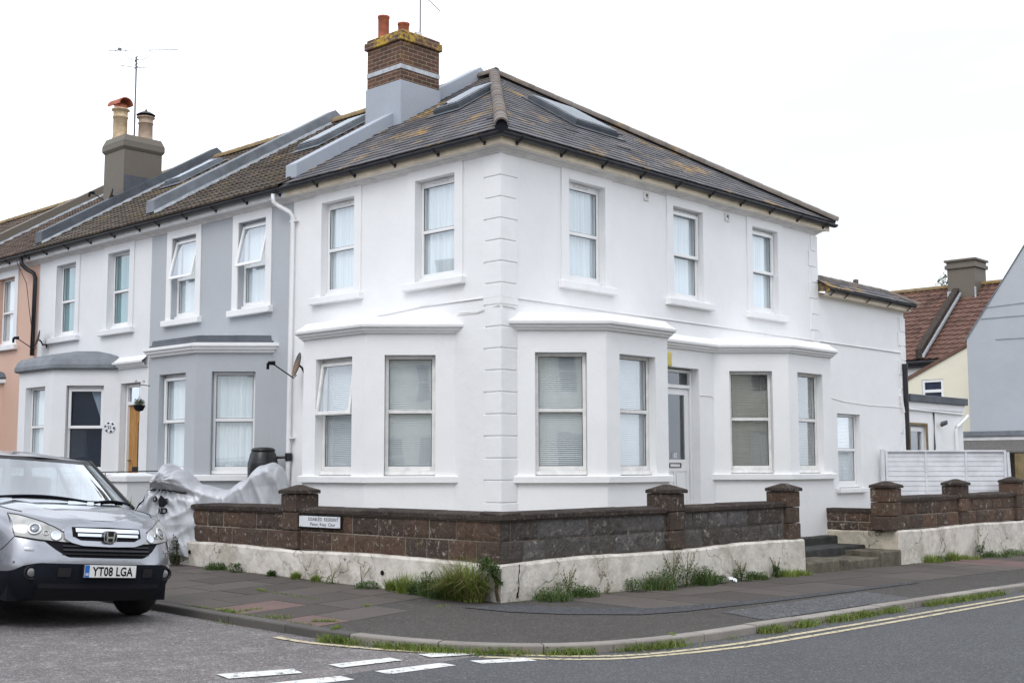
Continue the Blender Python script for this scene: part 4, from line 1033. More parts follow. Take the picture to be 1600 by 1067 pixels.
def leafy(mb, x, y, z, n, h, spread, L=.03, sp=None):
    for _ in range(n):
        a = RN.random() * 6.283; r = spread * RN.random() ** .5; t = RN.random(); hh = h * t
        q = (x + r * math.cos(a) * (1 - .3 * t), y + r * math.sin(a) * (1 - .3 * t), (z(x, y) if callable(z) else z) + hh)
        if sp: q = sp(q)
        leaf(mb, q, Vector((RN.uniform(-1, 1), RN.uniform(-1, 1), RN.uniform(-.4, .8))), L * RN.uniform(.6, 1.3), L * .22 * RN.uniform(.7, 1.2), RN.random())
def stemmy(mb, mbs, x, y, z, n, h, lean=.2, L=.03):
    for _ in range(n):
        a = RN.random() * 6.283; hh = h * RN.uniform(.6, 1); P = [Vector((x, y, z)) + Vector((math.cos(a), math.sin(a), 0)) * lean * hh * t * t + Vector((0, 0, hh * t)) for t in (0, .33, .66, 1)]
        mbs.tube(P, .0025, 4)
        for k in range(12): t = RN.random(); q = P[0].lerp(P[3], t); leaf(mb, q, Vector((RN.uniform(-1, 1), RN.uniform(-1, 1), RN.uniform(.1, 1))), L * RN.uniform(.5, 1.2), L * .25, RN.random())
clampL = lambda q: (min(q[0], -2.325), q[1], q[2]) if q[1] > -2.2 else (q[0], min(q[1], -2.225), q[2])
flatL = lambda x, y: (min(x, -2.325), y) if y > -2.2 else (x, min(y, -2.225))
flatR = lambda x, y: (x, min(y, -2.225))
def weed(x, y, kind, h, s, label, seed, n=1.0):
    global RN
    RN = random.Random(seed); e = empty('weed', (x, y, G(x, y)), label, 'weed', 'weeds growing at the foot of the garden wall')
    fl = flatL if x < -2.3 and y > -2.2 else flatR; cp = lambda q: (*fl(q[0], q[1]), q[2])
    A, B = MB(), MB(); z = G(x, y) + .002
    if kind in 'gx': tuft(A, x, y, z, int(240 * n), h * 1.1, s * 1.2, .4, .004, fl); tuft(B, x, y, z, int(50 * n), h * .9, s, .5, .003, fl)
    if kind == 'G':
        for k in range(9): tuft(A, x, y - s * 1.3 + s * 2.6 * k / 8, z, int(90 * n), h * (.75 + .25 * math.sin(k * .4 + .4)), s * .55, .8, .0055, fl); tuft(B, x, y - s * 1.3 + s * 2.6 * k / 8, z, int(60 * n), h * .95, s * .5, .85, .005, fl)
    if kind in 'lx': leafy(A, x, y, z, int(420 * n), h * .8, s * 1.15, .036, cp)
    if kind == 's':
        stemmy(A, B, x, y, z, int(9 * n) + 3, h, .3); leafy(A, x, y, z, int(380 * n), h * .5, s * 1.1, .036, cp)
    if kind == 'd':
        stemmy(B, B, x, y, z, int(5 * n) + 2, h, .5, .015); tuft(A, x, y, z, int(25 * n), h * .4, s, .4, .003, fl)
    A.build('foliage', 'grassa' if kind in 'gG' else 'leafa', e)
    if B.f: B.build('dry_stems', 'grassb', e)
    return e
W_ = [(-2.42, 3.2, 'x', .10, .14, 'low weeds at the wall foot, first beyond the olive shrub'), (-2.44, 2.7, 'l', .14, .09, 'small leafy weed with grey tips near the left end of the white plinth'), (-2.42, 1.9, 'l', .08, .06, 'tiny leafy weed at the wall foot below the stone pillar'),
      (-2.43, 1.35, 'g', .14, .05, 'thin upright grass sprig below the disabled resident sign'), (-2.42, .62, 'd', .30, .12, 'dry dark branching weed stems against the cracked plinth'), (-2.42, .95, 'g', .12, .05, 'small green sprig left of the dry branching weed'),
      (-2.42, .05, 'd', .30, .10, 'dry stalks with grass just left of the round drain hole'), (-2.46, -.12, 'l', .09, .15, 'low spreading grey green weed under the drain hole'), (-2.42, -.50, 'g', .20, .05, 'narrow grass tuft right of the drain hole'),
      (-2.45, -.78, 'g', .32, .09, 'tall bright grass tuft left of the corner clump'), (-2.47, -.98, 'l', .16, .10, 'rounded leafy weed beside the tall bright grass tuft'), (-2.47, -1.20, 'x', .34, .10, 'leafy weed with seed heads left of the big hanging grass'), (-2.50, -1.45, 'x', .26, .14, 'low yellow green weed touching the big hanging grass')]
for i, (x, y, k, h, s, lb) in enumerate(W_): weed(x, y, k, h, s, lb, 100 + i)
# the big hanging grass clump near the corner with dark leafy plant above it
e = weed(-2.50, -1.80, 'G', .80, .16, 'big hanging clump of long grass by the corner of the plinth', 130)
RN = random.Random(5); A = MB()
for k in range(7): leafy(A, -2.38 - .05 * RN.random(), -2.02 - .035 * k, .32 + .05 * math.sin(k), 70, .12, .07, .05, clampL)
for k in range(60): leaf(A, (-2.36, -2.16 - .002 * k, .28 - .001 * k), Vector((-.3, -RN.random(), RN.uniform(-.8, .4))), .05, .010, RN.random())
S2 = MB(); S2.tube([(-2.34, -2.20, .02), (-2.345, -2.17, .13), (-2.35, -2.19, .22), (-2.36, -2.1, .34)], [.022, .018, .022, .012], 7); 
e = empty('shrub_plant', (-2.36, -2.2, .0), 'dark green leafy plant rooted in the corner of the plinth beside the hanging grass', 'plant'); A.build('foliage', 'leafa', e); S2.build('stem', 'soil', e)
W2 = [(-1.66, -2.40, 'x', .16, .20, 'dense low feathery weed right of the cracked corner'), (-1.35, -2.36, 's', .42, .16, 'feathery weed with tall seed stalks right of the corner'), (-1.02, -2.33, 'x', .14, .16, 'low grassy weed between the seed stalks and the bare patch'), (-.55, -2.30, 'd', .10, .14, 'dry brown scrap of weed on the bare patch'), (-.05, -2.33, 'l', .18, .16, 'dark leafy weed left of the tall flowering clump'),
      (.38, -2.36, 'x', .28, .20, 'dense bright weed left of the middle pillar'), (.72, -2.34, 's', .56, .16, 'tallest flowering weed below the middle pillar'), (1.02, -2.34, 's', .48, .14, 'tall thin weed just right of the middle pillar'), (1.42, -2.33, 'x', .30, .16, 'spiky leaved weed right of the tall thin one'), (1.80, -2.31, 'l', .12, .12, 'small weed left of the white litter'),
      (2.35, -2.31, 's', .30, .15, 'bushy weed right of the white litter'), (2.75, -2.30, 'x', .12, .16, 'low weed strip past the bushy weed'), (3.30, -2.28, 's', .30, .06, 'single budding stalk before the end of the plinth'), (3.55, -2.30, 'g', .16, .15, 'grass patch near the end of the white plinth'), (3.95, -2.29, 'g', .12, .14, 'thin grass at the plinth end by the steps'),
      (8.3, -2.30, 'g', .20, .16, 'grass tuft at the plinth right of the steps'), (8.75, -2.29, 'l', .10, .14, 'low weed between the two grass tufts right of the steps'), (9.15, -2.30, 'g', .24, .10, 'upright grass tuft left of the leafy sapling'), (9.75, -2.30, 'g', .12, .2, 'low grass left of the leafy sapling'), (10.35, -2.30, 's', .44, .10, 'leafy sapling against the right hand plinth'), (10.9, -2.30, 'x', .12, .3, 'low weed strip right of the leafy sapling'), (11.9, -2.30, 'x', .13, .45, 'farthest weed strip along the right hand plinth')]
for i, (x, y, k, h, s, lb) in enumerate(W2): weed(x, y, k, h, s, lb, 200 + i)
RN = random.Random(8); A = MB()
for k in range(6): leafy(A, -2.56 + .04 * RN.uniform(-1, 1), 4.08 + .10 * RN.uniform(-1, 1), .07 + .06 * k, 170, .13, .17 - .024 * k, .035, clampL)
S2 = MB(); S2.tube([(-2.5, 4.08, .05), (-2.52, 4.06, .4)], .012, 6); e = empty('shrub', (-2.5, 4.08, .07), 'olive green bushy shrub at the left end of the white plinth', 'shrub'); A.build('foliage', 'leafb', e); S2.build('stem', 'soil', e)
RN = random.Random(9); A = MB(); tuft(A, -2.25, 6.0, .75, 40, .4, .1, .3, .006); A.build
e = empty('garden_plant', (-1.95, 6.05, .8), 'yellow green grassy plant beside the white gate pier', 'plant'); A.build('foliage', 'grassa', e)
RN = random.Random(10); A = MB(); tuft(A, -1.55, 8.9, 1.15, 60, .45, .22, .35, .006); e = empty('garden_plant', (-1.5, 8.9, 1.1), 'grassy plant tips showing above the car in front of the white bay', 'plant'); A.build('foliage', 'grassb', e)
RN = random.Random(6); A = MB()
for k in range(5): leafy(A, -.36, 8.98, 2.60, 70, .13, .10, .05)
A.build('foliage', 'leafa', BASKET)
# grass in the gutter and in the paving joints
RN = random.Random(21); A = MB(); B = MB(); C_ = MB()
def gutter_grass(i0, i1, dens, h):
    for i in range(i0, min(i1, len(KR) - 1)):
        d_ = dens * (.12 + .88 * max(0, noise.noise(Vector((i * .45, dens, 1))) * 1.6 + .55))
        for _ in range(int(52 * d_)):
            p = KR[i].lerp(KR[i + 1], RN.random()); n = nrm(KR, i); o = -abs(RN.gauss(0, .060)) - .002; x, y = p.x + n.x * o, p.y + n.y * o
            if RN.random() < .22: leaf(C_, (x, y, GR(x, y) + RN.random() * h * .5), Vector((RN.uniform(-1, 1), RN.uniform(-1, 1), RN.uniform(0, .8))), .028, .007, RN.random()); continue
            blade(A if RN.random() < .85 else B, (x, y, GR(x, y)), h * RN.uniform(.3, 1), .0035, RN.random() * 6.28, RN.uniform(.1, .7), RN.uniform(.1, .6), RN.random())
def idx(x, y): return min(range(len(KR)), key=lambda i: (KR[i].x - x) ** 2 + (KR[i].y - y) ** 2)
gutter_grass(idx(-5.28, -2.85), idx(-4.0, -5.0), 4.4, .105); gutter_grass(idx(-3.9, -5.0), idx(-3.0, -5.18), 4.6, .115); gutter_grass(idx(-2.5, -5.2), idx(-2.2, -5.2), .8, .05)
gutter_grass(idx(-1.8, -5.17), idx(-1.4, -5.17), 4, .12); gutter_grass(idx(-1.2, -5.16), idx(.4, -5.12), 3.6, .12); gutter_grass(idx(.5, -5.12), idx(1.3, -5.1), 3, .11); gutter_grass(idx(2.0, -5.1), idx(4.4, -5.08), 2.4, .12); gutter_grass(idx(5, -5.07), idx(9, -5.05), .6, .08); gutter_grass(idx(-5.29, -1.2), idx(-5.29, -1.5), .5, .08)
stuff(tag(A.build('kerb_grass', 'grassa'), 'green grass growing in the gutter along the kerb', 'grass')); stuff(tag(B.build('kerb_grass', 'grassb'), 'dry grass blades mixed into the gutter grass', 'grass')); stuff(tag(C_.build('kerb_weeds', 'leafa'), 'small leafy weeds mixed into the gutter grass', 'weeds'))
A = MB(); RN = random.Random(31)
def joint(x0, y0, x1, y1, n, h=.035):
    for _ in range(n):
        t = RN.random(); x = x0 + (x1 - x0) * t + RN.gauss(0, .012); y = y0 + (y1 - y0) * t + RN.gauss(0, .012)
        blade(A, (x, y, G(x, y) + .002), h * RN.uniform(.2, 1), .003, RN.random() * 6.28, RN.uniform(.2, .8), RN.uniform(.1, .5), RN.random())
joint(-3.63, .39, -3.75, -.85, 260, .028); joint(-3.66, .45, -3.66, .30, 90, .06); joint(-5.12, -1.23, -4.7, -1.1, 140, .04); joint(-5.13, -.5, -5.13, -2.5, 330, .035); joint(-5.12, -1.0, -5.12, -1.25, 120, .07); joint(-5.1, -1.75, -4.95, -1.95, 90, .06)
joint(-4.79, -2.44, -4.98, -2.30, 200, .05); joint(-5.0, -2.75, -5.2, -2.9, 150, .05); joint(-3.75, -1.6, -3.72, -1.65, 50, .05); joint(-3.2, -2.1, -2.95, -2.05, 80, .025); joint(-5.1, .9, -5.1, 1.6, 60, .03); joint(-2.36, 3.6, -2.36, 2.2, 120, .05); joint(-2.36, 2.2, -2.36, -1.6, 260, .035); joint(-2.2, -2.25, 4.2, -2.25, 420, .035); joint(7.6, -2.25, 13, -2.25, 300, .04)
joint(-3.05, -5.08, -2.95, -4.98, 80, .03); joint(-4.8, -3.1, -3.9, 1.0, 60, .02)
stuff(tag(A.build('joint_grass', 'grassa'), 'thin grass and moss in the joints of the pavement', 'grass'))
# litter
RN = random.Random(3)
m = MB(); m.grid([[(2.02 + .03 * i + .01 * math.sin(j), -2.40 + .02 * j, G(2, -2.4) + .02 + .018 * math.sin(i * 2.2 + j * 1.7) + .012 * j) for i in range(4)] for j in range(5)]); tag(m.build('crumpled_paper', 'signw'), 'crumpled white paper litter among the weeds', 'litter')
A = MB()
for _ in range(520):
    if RN.random() < .5: i = RN.randrange(idx(-5.3, .5), idx(3, -5.07)); p = KR[i]; n = nrm(KR, i); o = -abs(RN.gauss(0, .16)); x, y = p.x + n.x * o, p.y + n.y * o; z = GR(x, y) + .003
    else:
        y = RN.uniform(-2.2, 4); x = -2.33 - abs(RN.gauss(0, .10)); z = G(x, y) + .006
        if RN.random() < .5: x, y = RN.uniform(-2.2, 4.2), -2.24 - abs(RN.gauss(0, .10)); z = G(x, y) + .012
    s_ = RN.uniform(.005, .014); a_ = RN.random() * 6.28; A.face([(x + s_ * math.cos(a_ + k * 1.57), y + s_ * .6 * math.sin(a_ + k * 1.57), z + .002 * k) for k in range(4)])
stuff(tag(A.build('grit', MT['kerb']), 'scattered grit and dead leaf fragments along kerb and wall foot', 'grit'))

# ================================================================ garden walls
XO, YO = -2.20, -2.10      # outer faces of the stonework
def blocks(mbs, fr, t0, t1, z0, courses=2, h=.232, seed=0, w=.46, rough=.012, dep=.16):
    rn = random.Random(seed); z = z0
    for c_ in range(courses):
        t = t0 - (w * .45 if c_ % 2 else 0) ; 
        while t < t1 - .02:
            ww = w * rn.choice((1, 1, .82, 1.1)); a, b = max(t, t0) + .006, min(t + ww, t1) - .006; t += ww
            if b - a < .05: continue
            nx, nz = max(3, int((b - a) / .035)), 6; za, zb = z + .006, z + h - .006; cc = rn.random(); rows = []; dd = rn.uniform(-.004, .006)
            ph = [rn.uniform(0, 6.28) for _ in range(4)]
            for j in range(nz + 1):
                r = []
                for i in range(nx + 1):
                    u, v = i / nx, j / nz; ed = min(1, min(u * nx, (1 - u) * nx, v * nz, (1 - v) * nz) / 1.2)
                    bump = rough * (.5 + .5 * math.sin(u * 9 + ph[0]) * math.sin(v * 5 + ph[1]) + .4 * rn.uniform(-1, 1)) + .010
                    r.append(fr(a + (b - a) * u, dd + bump * ed, za + (zb - za) * v))
                rows.append(r)
            mbs.grid(rows, c=cc)
            q = lambda t_, d_, z_: fr(t_, d_, z_)
            mbs.mesh([q(a, dd, za), q(b, dd, za), q(b, dd, zb), q(a, dd, zb), q(a, -.03, za), q(b, -.03, za), q(b, -.03, zb), q(a, -.03, zb)], [(0, 1, 5, 4), (1, 2, 6, 5), (2, 3, 7, 6), (3, 0, 4, 7)], cc)
        z += h
def rough_prism(m, fr, t0, t1, d0, d1, z0f, z1, amp=.008, step=.18, seed=1, zt=None):
    """plinth: top and face slightly wavy, base follows the ground"""
    rn = random.Random(seed); n = max(2, int(abs(t1 - t0) / step)); rows = []
    for i in range(n + 1):
        t = t0 + (t1 - t0) * i / n; w = rn.uniform(-amp, amp); w2 = rn.uniform(-amp, amp); zz = z1 + (.012 * math.sin(t * 1.7 + seed) + rn.uniform(-amp, amp) * .6)
        zb = z0f(fr(t, d0, 0)) - .12
        rows.append([fr(t, d1 + .012 + w, zb), fr(t, d1 + .008 + w2, (zb + zz) / 2), fr(t, d1 + w, zz - .03), fr(t, d1 - .022, zz - .003), fr(t, d0, zz + .006)])
    m.grid(rows); m.face(rows[0]); m.face(list(reversed(rows[-1])))
gz = lambda p: G(p[0], p[1])
WL = Fr((XO, 0), (0, 1), (-1, 0)); WR = Fr((0, YO), (1, 0), (0, -1))
ZP, ZC, ZT = .415, .885, .955
def cope(m, fr, t0, t1, d1, w=.62, seed=0, d0=-.30):
    rn = random.Random(seed); t = t0
    while t < t1 - .01:
        b = min(t1, t + w * rn.uniform(.9, 1.2)); j = rn.uniform(-.004, .005); k = rn.uniform(-.004, .004)
        m.box(t + .003, b - .003, d0, d1 + k, ZC + .004, ZT - .014 + j, fr); 
        m.hexa([fr(t + .003, d0, ZT - .014 + j), fr(b - .003, d0, ZT - .014 + j), fr(b - .003, d1 + k, ZT - .014 + j), fr(t + .003, d1 + k, ZT - .014 + j)], [fr(t + .005, d0 + .02, ZT + .02 + j), fr(b - .005, d0 + .02, ZT + .02 + j), fr(b - .005, d1 - .03, ZT + j), fr(t + .005, d1 - .03, ZT + j)], m.c[-1]); t = b
def pillar(parent, fr, tc, mat, z0=ZP, zc=1.14, w=.34, seed=0, dc=-.10):
    m = MB(); rn = random.Random(seed); z = z0; nb = 3; hh = (zc - z0) / nb
    for k in range(nb):
        e_ = rn.uniform(-.008, .008); f_ = rn.uniform(-.006, .006); cc = rn.random()
        m.box(tc - w / 2 + e_, tc + w / 2 + e_, dc - w / 2 - .03, dc + w / 2 + f_, z + .004, z + hh - .004, fr, cc); z += hh
    p = m.build('pillar', mat, parent, bevel=.012)
    m = MB(); s = w / 2 + .032; c4 = [(tc - s, dc - s), (tc + s, dc - s), (tc + s, dc + s), (tc - s, dc + s)]
    m.hexa([fr(t, d, zc) for t, d in c4], [fr(t, d, zc + .045) for t, d in c4], .3)
    m.hexa([fr(t, d, zc + .0455) for t, d in c4], [fr(tc + (t - tc) * .15, dc + (d - dc) * .15, zc + .115) for t, d in c4], .3)
    m.build('pillar_cap', 'coping', p, bevel=.006); return p
GW = empty('garden_wall', (-2.2, -2.1, 0), 'brown rock faced block wall on a peeling white plinth around the corner front garden', 'garden wall')
m = MB(); rough_prism(m, WL, -2.22, 4.32, -.30, .10, gz, ZP, seed=2); m.build('plinth', 'plinth', GW, smooth=False)
m = MB(); rough_prism(m, WR, -2.29, 4.25, -.30, .10, gz, ZP, seed=3); m.build('plinth', 'plinth', GW)
m = MB(); blocks(m, WL, -2.10, 1.56, ZP, seed=5); blocks(m, WL, 1.92, 4.30, ZP, seed=6, w=.40); m.build('stonework', 'stone', GW)
m = MB(); blocks(m, WR, -2.20, .90, ZP, seed=7); blocks(m, WR, 1.26, 3.82, ZP, seed=8); m.build('stonework', 'stoneg', GW)
m = MB(); m.box(-2.08, 4.30, -.28, -.004, ZP, ZC, WL); m.build('mortar', 'mortar', GW); m = MB(); m.box(-2.17, 4.1, -.28, -.004, ZP, ZC, WR); m.build('mortar', 'mortard', GW)
m = MB(); cope(m, WL, -2.15, 1.56, .045, seed=1); cope(m, WL, 1.92, 4.34, .045, seed=2); cope(m, WR, -2.25, .90, .045, seed=3); cope(m, WR, 1.26, 3.86, .045, seed=4); m.build('coping', 'coping', GW, bevel=.006)
pillar(GW, WL, 1.74, 'stone', seed=4); pillar(GW, WR, 1.08, 'stone', seed=5); pillar(GW, WR, 4.02, 'stone', seed=6, zc=1.12)
# corner crack and drain holes
m = MB(); rn = random.Random(4)
m.tube([(-2.01 + .012 * rn.uniform(-1, 1) - .004 * k, -2.222, .40 - .036 * k) for k in range(11)], [.006, .004, .007, .004, .004, .006, .004, .008, .006, .012, .02], 5); m.build('crack', 'black3', GW)
m = MB()
for y_, z_ in ((-.22, .215), (4.05, .27)): m.lathe(0, 0, [(.030, 0), (.030, .006)], 12, axis=lambda p, q, h: (-2.315 - h, y_ + p, z_ + q))
m.build('drain_hole', 'black3', GW)
G2 = empty('garden_wall', (7.3, -2.1, 0), 'brown block wall right of the steps, returning beside them to the house', 'garden wall')
WS = Fr((7.28, 0), (0, 1), (-1, 0))
m = MB(); rough_prism(m, WR, 7.30, 18, -.30, .10, gz, ZP - .005, seed=9); m.build('plinth', 'plinth', G2)
m = MB(); rough_prism(m, WS, -2.19, .0, -.25, .02, lambda p: -.2, ZP - .03, seed=10, amp=.014); m.build('plinth', 'plinthc', G2)
m = MB(); blocks(m, WR, 7.48, 9.90, ZP, seed=17); blocks(m, WR, 10.24, 12.55, ZP, seed=18); blocks(m, WR, 12.9, 18, ZP, seed=19); blocks(m, WS, -1.95, 0, ZP - .03, seed=20, h=.155); m.build('stonework', 'stone', G2)
m = MB(); m.box(7.46, 18, -.28, -.004, ZP, ZC, WR); m.box(-1.95, 0, -.22, -.004, ZP - .03, .70, WS); m.build('mortar', 'mortar', G2)
m = MB(); cope(m, WR, 7.48, 9.90, .045, seed=11); cope(m, WR, 10.24, 12.55, .045, seed=12); cope(m, WR, 12.9, 18, .045, seed=13)
m.box(-1.93, 0, -.24, .03, .70, .765, WS); m.build('coping', 'coping', G2, bevel=.006)
pillar(G2, WR, 7.31, 'stone', seed=14, zc=1.12, w=.36); pillar(G2, WR, 10.07, 'stone', seed=15, zc=1.13); pillar(G2, WR, 12.72, 'stone', seed=16, zc=1.15)
# entrance steps
ST = empty('entrance_steps', (5.8, -2.0, -.1), 'worn dark concrete entrance steps between the two stone pillars', 'steps')
def rstep(m, x0, x1, y0, y1, z0, z1, seed):
    rn = random.Random(seed); n = 14; rows = []
    for i in range(n + 1):
        x = x0 + (x1 - x0) * i / n; w = rn.uniform(-.008, .008); v = rn.uniform(-.004, .004)
        rows.append([(x, y0 + w, z0), (x, y0 + w + .004, z1 - .02 + v), (x, y0 + w + .02, z1 + v), (x, y1, z1 + v)])
    m.grid(rows); m.face(rows[0]); m.face(list(reversed(rows[-1])))
m = MB(); rstep(m, 4.26, 5.5, -2.24, -1.55, -.3, .055, 1); rstep(m, 5.5, 6.55, -2.235, -1.55, -.3, .02, 2); rstep(m, 6.55, 7.28, -2.25, -1.4, -.3, .10, 3); m.build('bottom_step', 'stepm', ST)
m = MB(); rstep(m, 4.2, 7.25, -1.62, -1.0, -.3, .165, 4); rstep(m, 4.2, 7.25, -1.10, -.6, -.3, .30, 5); rstep(m, 4.2, 7.25, -.62, .0, -.3, .44, 6); m.build('step', 'step', ST, bevel=0)
# gardens behind the walls
m = MB(); m.face([(-2.0, -1.95, .36), (4.1, -1.95, .36), (4.1, .2, .40), (-.0, .2, .40), (0, 4.3, .40), (-2.0, 4.3, .36)]); m.face([(4.1, -.3, .45), (12.4, -.3, .45), (12.4, .2, .45), (4.1, .2, .45)]); m.face([(7.5, -1.95, .44), (18, -1.95, .44), (18, .2, .46), (7.5, .2, .46)]); m.face([(12, 0, .46), (30, 0, .46), (30, 16, .5), (12, 16, .5)])
struct(m.build('garden_path', 'conc'))
m = MB(); m.face([(-2.2, 4.3, .17), (0, 4.3, .40), (0, 14, .45), (-2.2, 14, .30)]); struct(m.build('forecourt', 'conc'))
# sign
e = empty('sign', (-2.27, 1.1, .7), 'small white sign with black edge reading disabled resident please keep clear', 'sign')
WG = Fr((-2.235, 0), (0, 1), (-1, 0))
m = MB(); m.box(.66, 1.56, 0, .012, .700, .872, WG); m.build('backing', 'black3', e)
m = MB(); m.box(.685, 1.535, .0125, .018, .715, .857, WG); pl_ = m.build('plate', 'signw', e)
def sgn(t, d, z): return WG(2.22 - t, d + .0185, z)
text_mesh('DISABLED  RESIDENT', .060, sgn, 1.19, .798, 'black3', 'lettering', pl_, sx=1.0, bold=.0006, spacing=1.12); text_mesh('Please  Keep  Clear', .058, sgn, 1.18, .735, 'black3', 'lettering', pl_, sx=1.0, bold=.0004, spacing=1.12)
m = MB()
for t in (.72, 1.12, 1.50):
    for z in (.722, .851): m.lathe(0, 0, [(.006, 0), (.006, .003)], 8, axis=lambda p, q, h: WG(t + p, .018 + h, z + q))
m.build('screw', 'black3', pl_)
# white panelled fence
A_, B_ = Vector((11.05, -.12)), Vector((13.0, -1.78)); dF = (B_ - A_).normalized(); LFn = (B_ - A_).length
FF = Fr((A_.x, A_.y), (dF.x, dF.y), (dF.y, -dF.x)) if (Vector((dF.y, -dF.x)).dot(Vector((-1, -1))) > 0) else Fr((A_.x, A_.y), (dF.x, dF.y), (-dF.y, dF.x))
e = empty('garden_fence', (A_.x, A_.y, .45), 'white painted horizontal board fence panel behind the right hand wall', 'fence'); rn = random.Random(2)
m = MB(); z = .5
while z < 1.76:
    m.hexa([FF(.03, -.0, z), FF(LFn - .03, -.0, z), FF(LFn - .03, .013 + rn.uniform(0, .005), z), FF(.03, .013 + rn.uniform(0, .005), z)], [FF(.03, -.01, z + .125), FF(LFn - .03, -.01, z + .125), FF(LFn - .03, .004, z + .125), FF(.03, .004, z + .125)]); z += .098
m.build('boards', 'fencew', e)
m = MB(); m.box(0, .05, 0, .05, .45, 1.80, FF); m.box(LFn - .05, LFn, 0, .05, .45, 1.80, FF); m.box(LFn / 3 - .02, LFn / 3 + .02, .0, .042, .45, 1.78, FF); m.box(LFn * 2 / 3 - .02, LFn * 2 / 3 + .02, .0, .042, .45, 1.78, FF); m.box(.05, LFn - .05, -.0, .052, 1.765, 1.802, FF); m.build('battens', 'fencew', e, bevel=.004)
m = MB(); m.box(-.09, -.02, -.02, .06, .45, 1.82, FF); tag(m.build('fence_post', 'fencew', bevel=.005), 'slim white fence post at the house end of the panelled fence', 'fence post')
m = MB(); m.hexa([FF(LFn + .04, 0, .5), FF(LFn + .12, 0, .5), FF(LFn + .12, .05, .5), FF(LFn + .04, .05, .5)], [FF(LFn + .01, 0, 1.76), FF(LFn + .07, 0, 1.76), FF(LFn + .07, .05, 1.76), FF(LFn + .01, .05, 1.76)]); tag(m.build('fence_post', 'fencew', bevel=.005), 'leaning white fence post at the right end of the panelled fence', 'fence post')
m = MB(); m.box(13.75, 14.9, -1.75, -1.68, .45, 1.74); tag(m.build('timber_gate', 'brownw'), 'weathered brown timber gate partly seen past the white fence', 'gate')

# ================================================================ background buildings on the right
BX = Fr((27, 0), (0, 1), (-1, 0))
B1 = empty('house', (31, 3, -.2), 'tall bluish grey rendered house gable at the right edge', 'house')
m = MB(); yr = -.6; zr = 5.6 + (4.85 - yr) * 1.42
P = [(4.85, -.5), (4.85, 5.58), (yr, zr), (-5.5, 5.58), (-5.5, -.5)]
m.hexa([(27, y, z) for y, z in P], [(36, y, z) for y, z in P]); m.build('wall', 'greyw', B1)
m = MB(); m.hexa([(26.97, 4.90, 5.50), (26.97, yr, zr + .02), (26.97, yr, zr + .07), (26.97, 4.90, 5.56)], [(36, 4.90, 5.50), (36, yr, zr + .02), (36, yr, zr + .07), (36, 4.90, 5.56)]); m.build('roof', 'lead', B1)
for q in ([(4.3, 6.55), (2.4, 6.62)], [(4.35, 6.20), (2.4, 6.2)], [(3.9, 5.5), (2.4, 5.48)]): m = MB(); m.tube([BX(q[0][0], .02, q[0][1]), BX(q[1][0], .02, q[1][1])], .008, 5); m.build('cable', 'lead', B1)
B2 = empty('house', (30, 7, -.2), 'cream rendered house with lean-to roof and white window behind the outbuilding', 'house')
BC = Fr((29, 0), (0, 1), (-1, 0))
m = MB(); wall(m, BC, 4.5, 9.2, -.5, 3.85, [(6.58, 7.36, 3.35, 3.85)], .1); 
m.face([BC(4.5, 0, 3.85), BC(6.58, 0, 3.85), BC(6.58, 0, 5.10), BC(4.5, 0, 6.05)]); m.face([BC(7.36, 0, 3.85), BC(9.2, 0, 3.85), BC(7.36, 0, 4.78)]); m.face([BC(6.58, 0, 4.47), BC(7.36, 0, 4.47), BC(7.36, 0, 4.78), BC(6.58, 0, 5.10)])
m.build('wall', 'cream', B2)
m = MB(); bars(m, BC, 6.58, 7.36, 3.40, 4.47, .09, -.08, -.02); m.box(6.67, 7.27, -.079, -.021, 4.02, 4.12, BC); w_ = m.build('window', 'upvc', B2)
m = MB(); m.face([BC(6.6, -.06, 3.42), BC(7.34, -.06, 3.42), BC(7.34, -.06, 4.45), BC(6.6, -.06, 4.45)]); m.build('glass', 'navy', w_)
m = MB(); m.hexa([BC(9.3, .06, 3.80), BC(4.5, .06, 6.10), BC(4.5, -4, 6.10), BC(9.3, -4, 3.80)], [BC(9.3, .06, 3.92), BC(4.5, .06, 6.22), BC(4.5, -4, 6.22), BC(9.3, -4, 3.92)]); m.build('roof', 'tiled', B2)
m = MB(); m.box(4.88, 5.02, .02, .12, 1.5, 5.7, BC); m.build('downpipe', 'brownw', B2)
B3 = empty('house', (38, 10, -.3), 'red brown tiled house roof with a stone chimney beyond the back yards', 'house')
m = MB(); N3 = Vector((-3.45, 0, 4.5)).normalized(); V4 = Vector((4.5, 0, 3.45)); L4 = V4.length; V4.normalize()
rolled_tiles(m, Vector((35, -2, 5.72)), Vector((0, 1, 0)), V4, N3, 0, 12.05, L4, .34, .30, .04, .04); rolled_tiles(m, Vector((35, 10.33, 5.72)), Vector((0, 1, 0)), V4, N3, 0, 9.5, L4, .34, .30, .04, .04)
m.face([(35.1, -2, 5.66), (35.1, 20, 5.66), (39.5, 20, 9.1), (39.5, -2, 9.1)]); m.face([(39.5, -2, 9.1), (39.5, 20, 9.1), (44, 20, 5.66), (44, -2, 5.66)]); rf3 = m.build('roof', 'tiled', B3)
m = MB(); half_round(m, (39.5, -2, 9.17), (39.5, 20, 9.17), .14, .45); m.build('ridge_tiles', 'ridgey', rf3)
m = MB(); m.box(35.3, 43.7, -2, 20, -.5, 5.6); m.build('wall', 'fasciaw', B3)
m = MB(); m.box(35.12, 35.25, -2, 20, 5.42, 5.62); m.tube([(34.98, -2, 5.62), (34.98, 20, 5.62)], .07, 8); m.build('gutter', 'gutter', B3)
